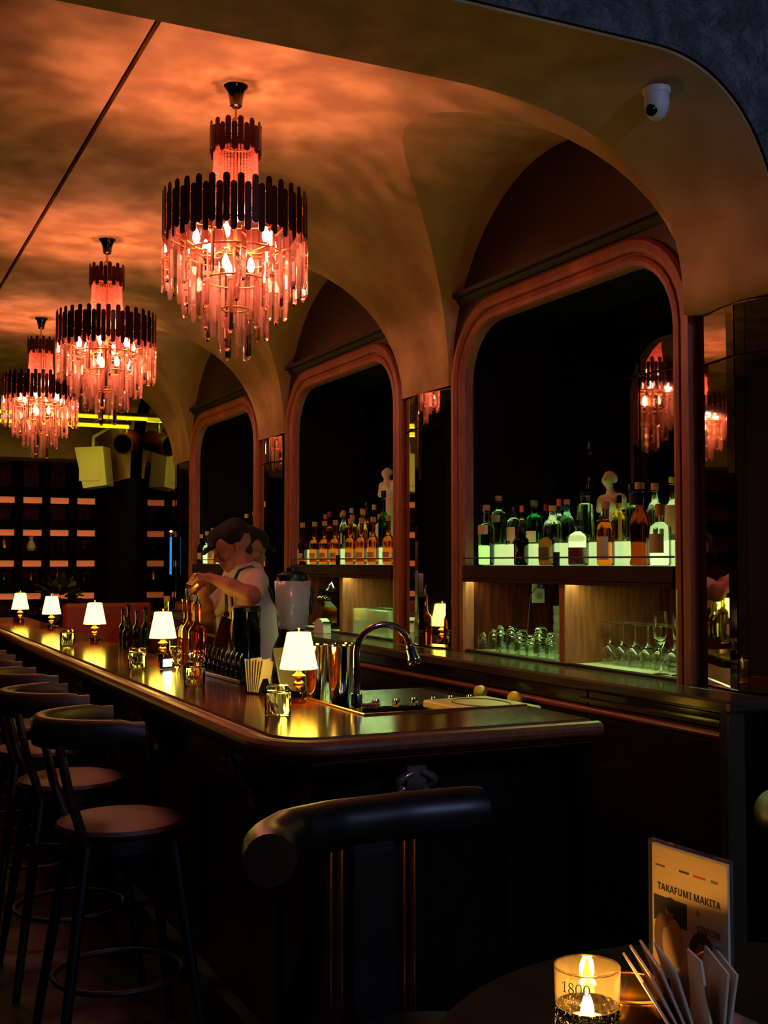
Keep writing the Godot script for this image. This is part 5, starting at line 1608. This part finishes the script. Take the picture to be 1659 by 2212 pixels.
func bend(txt: String, size: float, radius: float, y: float, ang: float) -> ArrayMesh:
	var tm := TextMesh.new()
	var sf := SystemFont.new()
	sf.font_names = PackedStringArray(["Droid Serif"])
	tm.font = sf
	tm.text = txt
	tm.font_size = 32
	tm.pixel_size = size / 32.0
	tm.depth = 0.0006
	var a := tm.get_mesh_arrays()
	var v: PackedVector3Array = a[Mesh.ARRAY_VERTEX]
	var ix: PackedInt32Array = a[Mesh.ARRAY_INDEX]
	var s := st()
	s.set_smooth_group(-1)
	for i in ix:
		var p := v[i]
		var th := ang - p.x / radius
		var r := radius + p.z
		s.add_vertex(Vector3(r * cos(th), y + p.y, r * sin(th)))
	return done(s)

func flat_text(txt: String, size: float, bold := false) -> TextMesh:
	var tm := TextMesh.new()
	var sf := SystemFont.new()
	sf.font_names = PackedStringArray(["Droid Sans"])
	sf.font_weight = 700 if bold else 400
	tm.font = sf
	tm.text = txt
	tm.font_size = 48
	tm.pixel_size = size / 48.0
	tm.depth = 0.0003
	return tm

func lounge_stool(label: String, at: Vector3, turn: float) -> Node3D:
	# back tube roughly along local x, its left end turned forward to +z, where the sitter is
	var t := thing("lounge_stool", label, "stool", at, turn, "black leather stools at the near table")
	var cv := Curve3D.new()
	for p in [Vector3(-0.275, 1.088, 0.185), Vector3(-0.245, 1.088, 0.105), Vector3(-0.18, 1.088, 0.035), Vector3(-0.08, 1.088, 0.002), Vector3(0.08, 1.088, -0.008), Vector3(0.245, 1.088, 0.005)]:
		cv.add_point(p)
	for i in range(1, 5):
		var tg := (cv.get_point_position(i + 1) - cv.get_point_position(i - 1)) * 0.18
		cv.set_point_in(i, -tg)
		cv.set_point_out(i, tg)
	var path := []
	var rad := []
	for i in 25:
		path.append(cv.sample_baked(cv.get_baked_length() * i / 24.0))
		rad.append(0.047)
	rad[0] = 0.044
	rad[24] = 0.044
	put("back_tube", tubed(path, rad, 26), M.leather, t)
	put("back_panel", boxed(Vector3(0.11, 0.62, 0.05), 0.02, Vector3(0.0, 0.74, 0.0)), M.leather, t)
	for x in [-0.088, -0.066, 0.066, 0.088]:
		put("trim_rod", tubed([Vector3(x, 0.30, 0.012), Vector3(x, 1.05, 0.012)], 0.0065, 8), M.brass, t)
	put("seat", lathed([Vector2(0, 0.66), Vector2(0.19, 0.66), Vector2(0.215, 0.68), Vector2(0.215, 0.73), Vector2(0.19, 0.75), Vector2(0, 0.755)], 32), M.leather, t, Transform3D(Basis(), Vector3(0, 0, 0.26)))
	for sx in [-1.0, 1.0]:
		for sz in [0.05, 0.45]:
			put("leg", tubed([Vector3(sx * 0.18, 0, sz), Vector3(sx * 0.14, 0.66, lerpf(sz, 0.26, 0.25))], [0.012, 0.016], 8), M.black, t)
	put("foot_bar", tubed([Vector3(-0.17, 0.25, 0.41), Vector3(0.17, 0.25, 0.41)], 0.009, 8), M.brass, t)
	return t

func near_table() -> void:
	lounge_stool("black leather stool with a thick tubular back, front and centre before the bar", Vector3(0.925, 0, -2.02), 0.03)
	lounge_stool("black leather stool cut off at the right edge of the picture", Vector3(1.86, 0, -1.80), 0.1)
	var t := thing("high_table", "dark round high table in the near right corner holding candle and poster", "table", Vector3(1.06, 0, -1.03))
	var tt := mat(Color(0.05, 0.028, 0.018), 0.7)
	tt.metallic_specular = 0.2
	put("top", lathed([Vector2(0, 0.955), Vector2(0.46, 0.955), Vector2(0.475, 0.962), Vector2(0.478, 0.972), Vector2(0.470, 0.982), Vector2(0, 0.985)], 48), tt, t)
	put("column", tubed([Vector3(0, 0.03, 0), Vector3(0, 0.955, 0)], 0.04, 14), M.black, t)
	put("foot", lathed([Vector2(0, 0), Vector2(0.27, 0), Vector2(0.27, 0.012), Vector2(0.05, 0.03), Vector2(0, 0.03)], 32), M.black, t)
	# candle glass: a plain upper wall on a cut base of raised diamonds
	var g := thing("candle_glass", "cut glass tumbler marked 1800 with a lit candle, on the near table", "glass", Vector3(0.842, 0.9855, -1.198))
	var s := st()
	var rr := []
	var n := 108
	var prof := [[0.0, 0.0, 0.0], [0.036, 0.0, 0.0], [0.0385, 0.003, 0.0]]
	for i in 25:
		prof.append([0.0400, 0.006 + 0.00192 * i, 1.0])
	prof += [[0.0392, 0.0535, 0.0], [0.0372, 0.0535, 0.0], [0.0362, 0.02, 0.0], [0.034, 0.009, 0.0], [0.0, 0.0085, 0.0]]
	for p in prof:
		var ring := []
		for j in n:
			var a := TAU * j / n
			var q: float = p[0]
			if p[2] > 0:
				var w: float = (p[1] - 0.006) / 0.0077 * PI
				q -= 0.0020 * (1.0 - absf(sin(a * 9.0 + w * 0.5)) * absf(sin(a * 9.0 - w * 0.5)))
			ring.append(Vector3(q * cos(a), p[1], q * sin(a)))
		rr.append(ring)
	for i in rr.size() - 1:
		s.set_smooth_group(-1 if i > 1 and i < 28 else 2)
		for j in n:
			var k := (j + 1) % n
			if prof[i][0] > 0.0:
				tri(s, rr[i][j], rr[i][k], rr[i + 1][k])
			if prof[i + 1][0] > 0.0:
				tri(s, rr[i][j], rr[i + 1][k], rr[i + 1][j])
	put("cut_base", done(s), solid_glass(Color(1.0, 0.97, 0.90)), g)
	put("tumbler", lathed([Vector2(0.0392, 0.0535), Vector2(0.0404, 0.098), Vector2(0.0398, 0.100), Vector2(0.0386, 0.0985), Vector2(0.0374, 0.0535)], 64, 60.0), pane(Color(0.95, 0.85, 0.65), 0.025, 0.03), g)
	put("rim", lathed([Vector2(0.0386, 0.0985), Vector2(0.0406, 0.0985), Vector2(0.0408, 0.0995), Vector2(0.0400, 0.1008), Vector2(0.0388, 0.1004), Vector2(0.0386, 0.0985)], 64, 80.0), solid_glass(Color(1.0, 0.95, 0.85)), g)
	var etch := mat(Color(0.88, 0.82, 0.70), 0.7)
	var face := atan2(1.0, -0.62) + 0.42
	put("lettering", bend("1800", 0.017, 0.0408, 0.083, face), etch, g)
	put("lettering", bend("CRISTALINO", 0.0052, 0.0406, 0.067, face), etch, g)
	put("candle", lathed([Vector2(0, 0.0095), Vector2(0.024, 0.0095), Vector2(0.0245, 0.034), Vector2(0.022, 0.036), Vector2(0.008, 0.033), Vector2(0, 0.033)], 24), M.glowing_wax, g)
	put("flame", lathed([Vector2(0, 0.034), Vector2(0.006, 0.038), Vector2(0.0085, 0.046), Vector2(0.006, 0.058), Vector2(0.002, 0.068), Vector2(0, 0.071)], 14), M.flame, g)
	omni(g, Vector3(0, 0.062, 0), Color(1.0, 0.72, 0.32), 0.042, 0.005)
	# gold bowl behind it
	var b := thing("bowl", "small embossed gold bowl on the near table behind the candle glass", "bowl", Vector3(0.935, 0.9855, -1.235))
	s = st()
	rr = []
	for p in [[0.0, 0.0], [0.034, 0.0], [0.042, 0.006], [0.047, 0.016], [0.050, 0.026], [0.052, 0.034], [0.0545, 0.042], [0.056, 0.047], [0.053, 0.047], [0.046, 0.02], [0.03, 0.006], [0.0, 0.005]]:
		var ring := []
		for j in 80:
			var a := TAU * j / 80
			var q: float = p[0]
			if q > 0.04 and p[1] < 0.046:
				q += 0.0016 * (j % 2)
			ring.append(Vector3(q * cos(a), p[1], q * sin(a)))
		rr.append(ring)
	s.set_smooth_group(1)
	rr.reverse()
	rows(s, rr, true)
	put("body", done(s), M.gold, b)
	var ringp := []
	for i in 48:
		ringp.append(Vector3(0.055 * cos(TAU * i / 48), 0.047, 0.055 * sin(TAU * i / 48)))
	put("rim", tubed(ringp, 0.0025, 6, true), M.gold, b)
	# napkin holder
	var hp := Vector3(0.975, 0.9855, -1.165)
	var nh := thing("napkin_holder", "black triangular holder of folded napkins on the near table", "napkin holder", hp, 1.15)
	for sd in [-1.0, 1.0]:
		put("side", extruded(PackedVector2Array([Vector2(-0.055, 0), Vector2(0.055, 0), Vector2(0, 0.075)]), 0.003, Transform3D(Basis(), Vector3(0, 0, sd * 0.030))), M.black, nh)
	put("base", boxed(Vector3(0.11, 0.004, 0.065), 0.001, Vector3(0, 0.002, 0.001)), M.black, nh)
	var words := ["leftmost leaning", "second leaning", "third leaning", "fourth leaning", "pointed front", "upright bluish", "rearmost"]
	for i in 7:
		s = st()
		var lean: float = [0.55, 0.48, 0.40, 0.30, 0.05, -0.10, -0.16][i]
		var off: float = [-0.020, -0.014, -0.008, -0.002, 0.014, 0.022, 0.027][i]
		var hgt: float = [0.105, 0.112, 0.115, 0.108, 0.095, 0.10, 0.10][i]
		extrude(s, PackedVector2Array([Vector2(-0.048, 0.006), Vector2(0.048, 0.006), Vector2(0.050, hgt), Vector2(-0.046 if i != 4 else -0.01, hgt * (0.96 if i != 4 else 1.04))]), 0.003, Transform3D(Basis(Vector3.RIGHT, -lean), Vector3.ZERO))
		var xf := Transform3D(Basis(Vector3.UP, 1.15), hp) * Transform3D(Basis(), Vector3(0, 0, off))
		tag(put("napkin", done(s), M.paper, null, xf), "%s folded cream napkin in the holder beside the candle glass" % words[i], "napkin", "napkins on the near table")
	# poster
	var ps := thing("table_poster", "small upright printed poster in a clear stand at the right of the near table", "poster", Vector3(1.033, 0.9855, -1.235), -PI / 2 + 0.0)
	ps.rotation.y = PI / 2 * -1.0 + 0.07
	var img := Image.create(296, 420, false, Image.FORMAT_RGB8)
	img.fill(Color(0.80, 0.70, 0.55))
	var pic := func(x0: int, y0: int, x1: int, y1: int, c: Color): img.fill_rect(Rect2i(x0, y0, x1 - x0, y1 - y0), c)
	var oval := func(cx: float, cy: float, rx: float, ry: float, c: Color):
		for y in range(maxi(0, int(cy - ry)), mini(419, int(cy + ry)) + 1):
			for x in range(maxi(0, int(cx - rx)), mini(295, int(cx + rx)) + 1):
				if pow((x - cx) / rx, 2.0) + pow((y - cy) / ry, 2.0) <= 1.0:
					img.set_pixel(x, y, c)
	pic.call(14, 52, 54, 57, Color(0.35, 0.28, 0.22))
	pic.call(112, 50, 152, 56, Color(0.22, 0.17, 0.14))
	pic.call(168, 51, 216, 57, Color(0.75, 0.18, 0.12))
	pic.call(236, 50, 262, 58, Color(0.45, 0.40, 0.33))
	pic.call(6, 140, 142, 212, Color(0.06, 0.045, 0.04))
	oval.call(40.0, 250.0, 34.0, 62.0, Color(0.40, 0.29, 0.25))
	oval.call(84.0, 262.0, 44.0, 70.0, Color(0.66, 0.54, 0.46))
	oval.call(70.0, 176.0, 17.0, 26.0, Color(0.50, 0.34, 0.27))
	oval.call(76.0, 158.0, 24.0, 22.0, Color(0.04, 0.03, 0.03))
	oval.call(44.0, 210.0, 22.0, 16.0, Color(0.45, 0.31, 0.26))
	oval.call(200.0, 268.0, 52.0, 66.0, Color(0.09, 0.05, 0.045))
	oval.call(196.0, 262.0, 21.0, 30.0, Color(0.52, 0.36, 0.29))
	oval.call(212.0, 350.0, 62.0, 62.0, Color(0.025, 0.02, 0.02))
	oval.call(176.0, 306.0, 12.0, 22.0, Color(0.48, 0.33, 0.27))
	var pm := mat(Color.WHITE, 0.6)
	pm.albedo_texture = ImageTexture.create_from_image(img)
	var qm := QuadMesh.new()
	qm.size = Vector2(0.138, 0.200)
	put("print", qm, pm, ps, Transform3D(Basis(), Vector3(0, 0.106, 0.0025)))
	put("card", boxed(Vector3(0.140, 0.204, 0.004), 0.0005, Vector3(0, 0.106, 0)), M.paper, ps)
	var ink := mat(Color(0.05, 0.04, 0.04), 0.6)
	put("lettering", flat_text("TAKAFUMI MAKITA", 0.0128, true), ink, ps, Transform3D(Basis(), Vector3(0.0, 0.152, 0.0030)))
	put("lettering", flat_text("&", 0.011), mat(Color(0.45, 0.40, 0.34), 0.6), ps, Transform3D(Basis(), Vector3(0.018, 0.133, 0.0030)))
	put("lettering", flat_text("SIMON", 0.0125, true), mat(Color(0.22, 0.18, 0.16), 0.6), ps, Transform3D(Basis(), Vector3(0.036, 0.113, 0.0030)))
	put("sleeve", boxed(Vector3(0.148, 0.212, 0.010), 0.001, Vector3(0, 0.107, 0.001)), pane(Color(0.8, 0.8, 0.8), 0.04, 0.03), ps)
	put("stand_foot", boxed(Vector3(0.148, 0.003, 0.07), 0.001, Vector3(0, 0.0015, -0.01)), M.acrylic, ps)

# ---------------------------------------------------------------- all of it
func _ready() -> void:
	rng.seed = 5
	var cam := Camera3D.new()
	cam.name = "camera"
	cam.position = Vector3(0, 1.58, 0)
	cam.rotation_order = EULER_ORDER_YXZ
	cam.rotation = Vector3(deg_to_rad(2.4736), deg_to_rad(-25.303), 0)
	cam.fov = 47.73
	cam.keep_aspect = Camera3D.KEEP_HEIGHT
	cam.near = 0.05
	cam.current = true
	add_child(cam)
	var env := Environment.new()
	env.background_mode = Environment.BG_COLOR
	env.background_color = Color(0.02, 0.02, 0.025)
	env.tonemap_mode = Environment.TONE_MAPPER_LINEAR
	env.tonemap_exposure = 1.0
	env.sdfgi_enabled = true
	env.ssao_enabled = true
	env.ssil_enabled = true
	var we := WorldEnvironment.new()
	we.name = "environment"
	we.environment = env
	add_child(we)
	materials()
	# unseen blue lamp behind the viewer, placed to light the beam face and chrome
	var bl := thing("unseen_blue_lamp", "unseen blue lamp behind the viewer, lighting the beam face and chrome", "lamp", Vector3(1.9, 3.30, 1.1))
	put("can", lathed([Vector2(0.125, -0.16), Vector2(0.13, -0.16), Vector2(0.13, 0.10), Vector2(0.05, 0.13), Vector2(0, 0.13)], 20), M.black, bl)
	put("lens_glow", lathed([Vector2(0, -0.15), Vector2(0.124, -0.15), Vector2(0.124, -0.14), Vector2(0, -0.14)], 20), glow(Color(0.35, 0.55, 1.0), 14.0), bl)
	var sp := SpotLight3D.new()
	sp.name = "blue_light"
	sp.position = Vector3(0, -0.165, 0)
	sp.light_color = Color(0.70, 0.77, 1.0)
	sp.light_energy = 5.0
	sp.light_size = 0.12
	sp.spot_angle = 88
	sp.spot_attenuation = 2.0
	sp.spot_range = 20.0
	sp.shadow_enabled = true
	bl.add_child(sp)
	sp.look_at_from_position(Vector3(1.9, 3.13, 1.1), Vector3(1.6, 1.9, -2.6))
	build_room()
	for i in 3:
		cabinet(i)
	back_counter()
	pillar(-2.50, -2.93, 0)
	for i in 3:
		pillar(BAYS[i] - RL, BAYS[i + 1] + RL, i + 1)
	build_bar()
	station()
	var ch := chandelier()
	dup(ch, Vector3(1.24, H, BAYS[0] - 0.07 - 2.14), 0.07, "second crystal chandelier from the front, hanging over the bar")
	dup(ch, Vector3(1.24, H, BAYS[0] - 0.07 - 4.28), 0.15, "farthest crystal chandelier, partly behind the second at the left edge")
	build_lamps()
	near_table()
	bar_stools()
	people()
	build_bottles()
	build_glasses()
	bar_things()
	far_end()
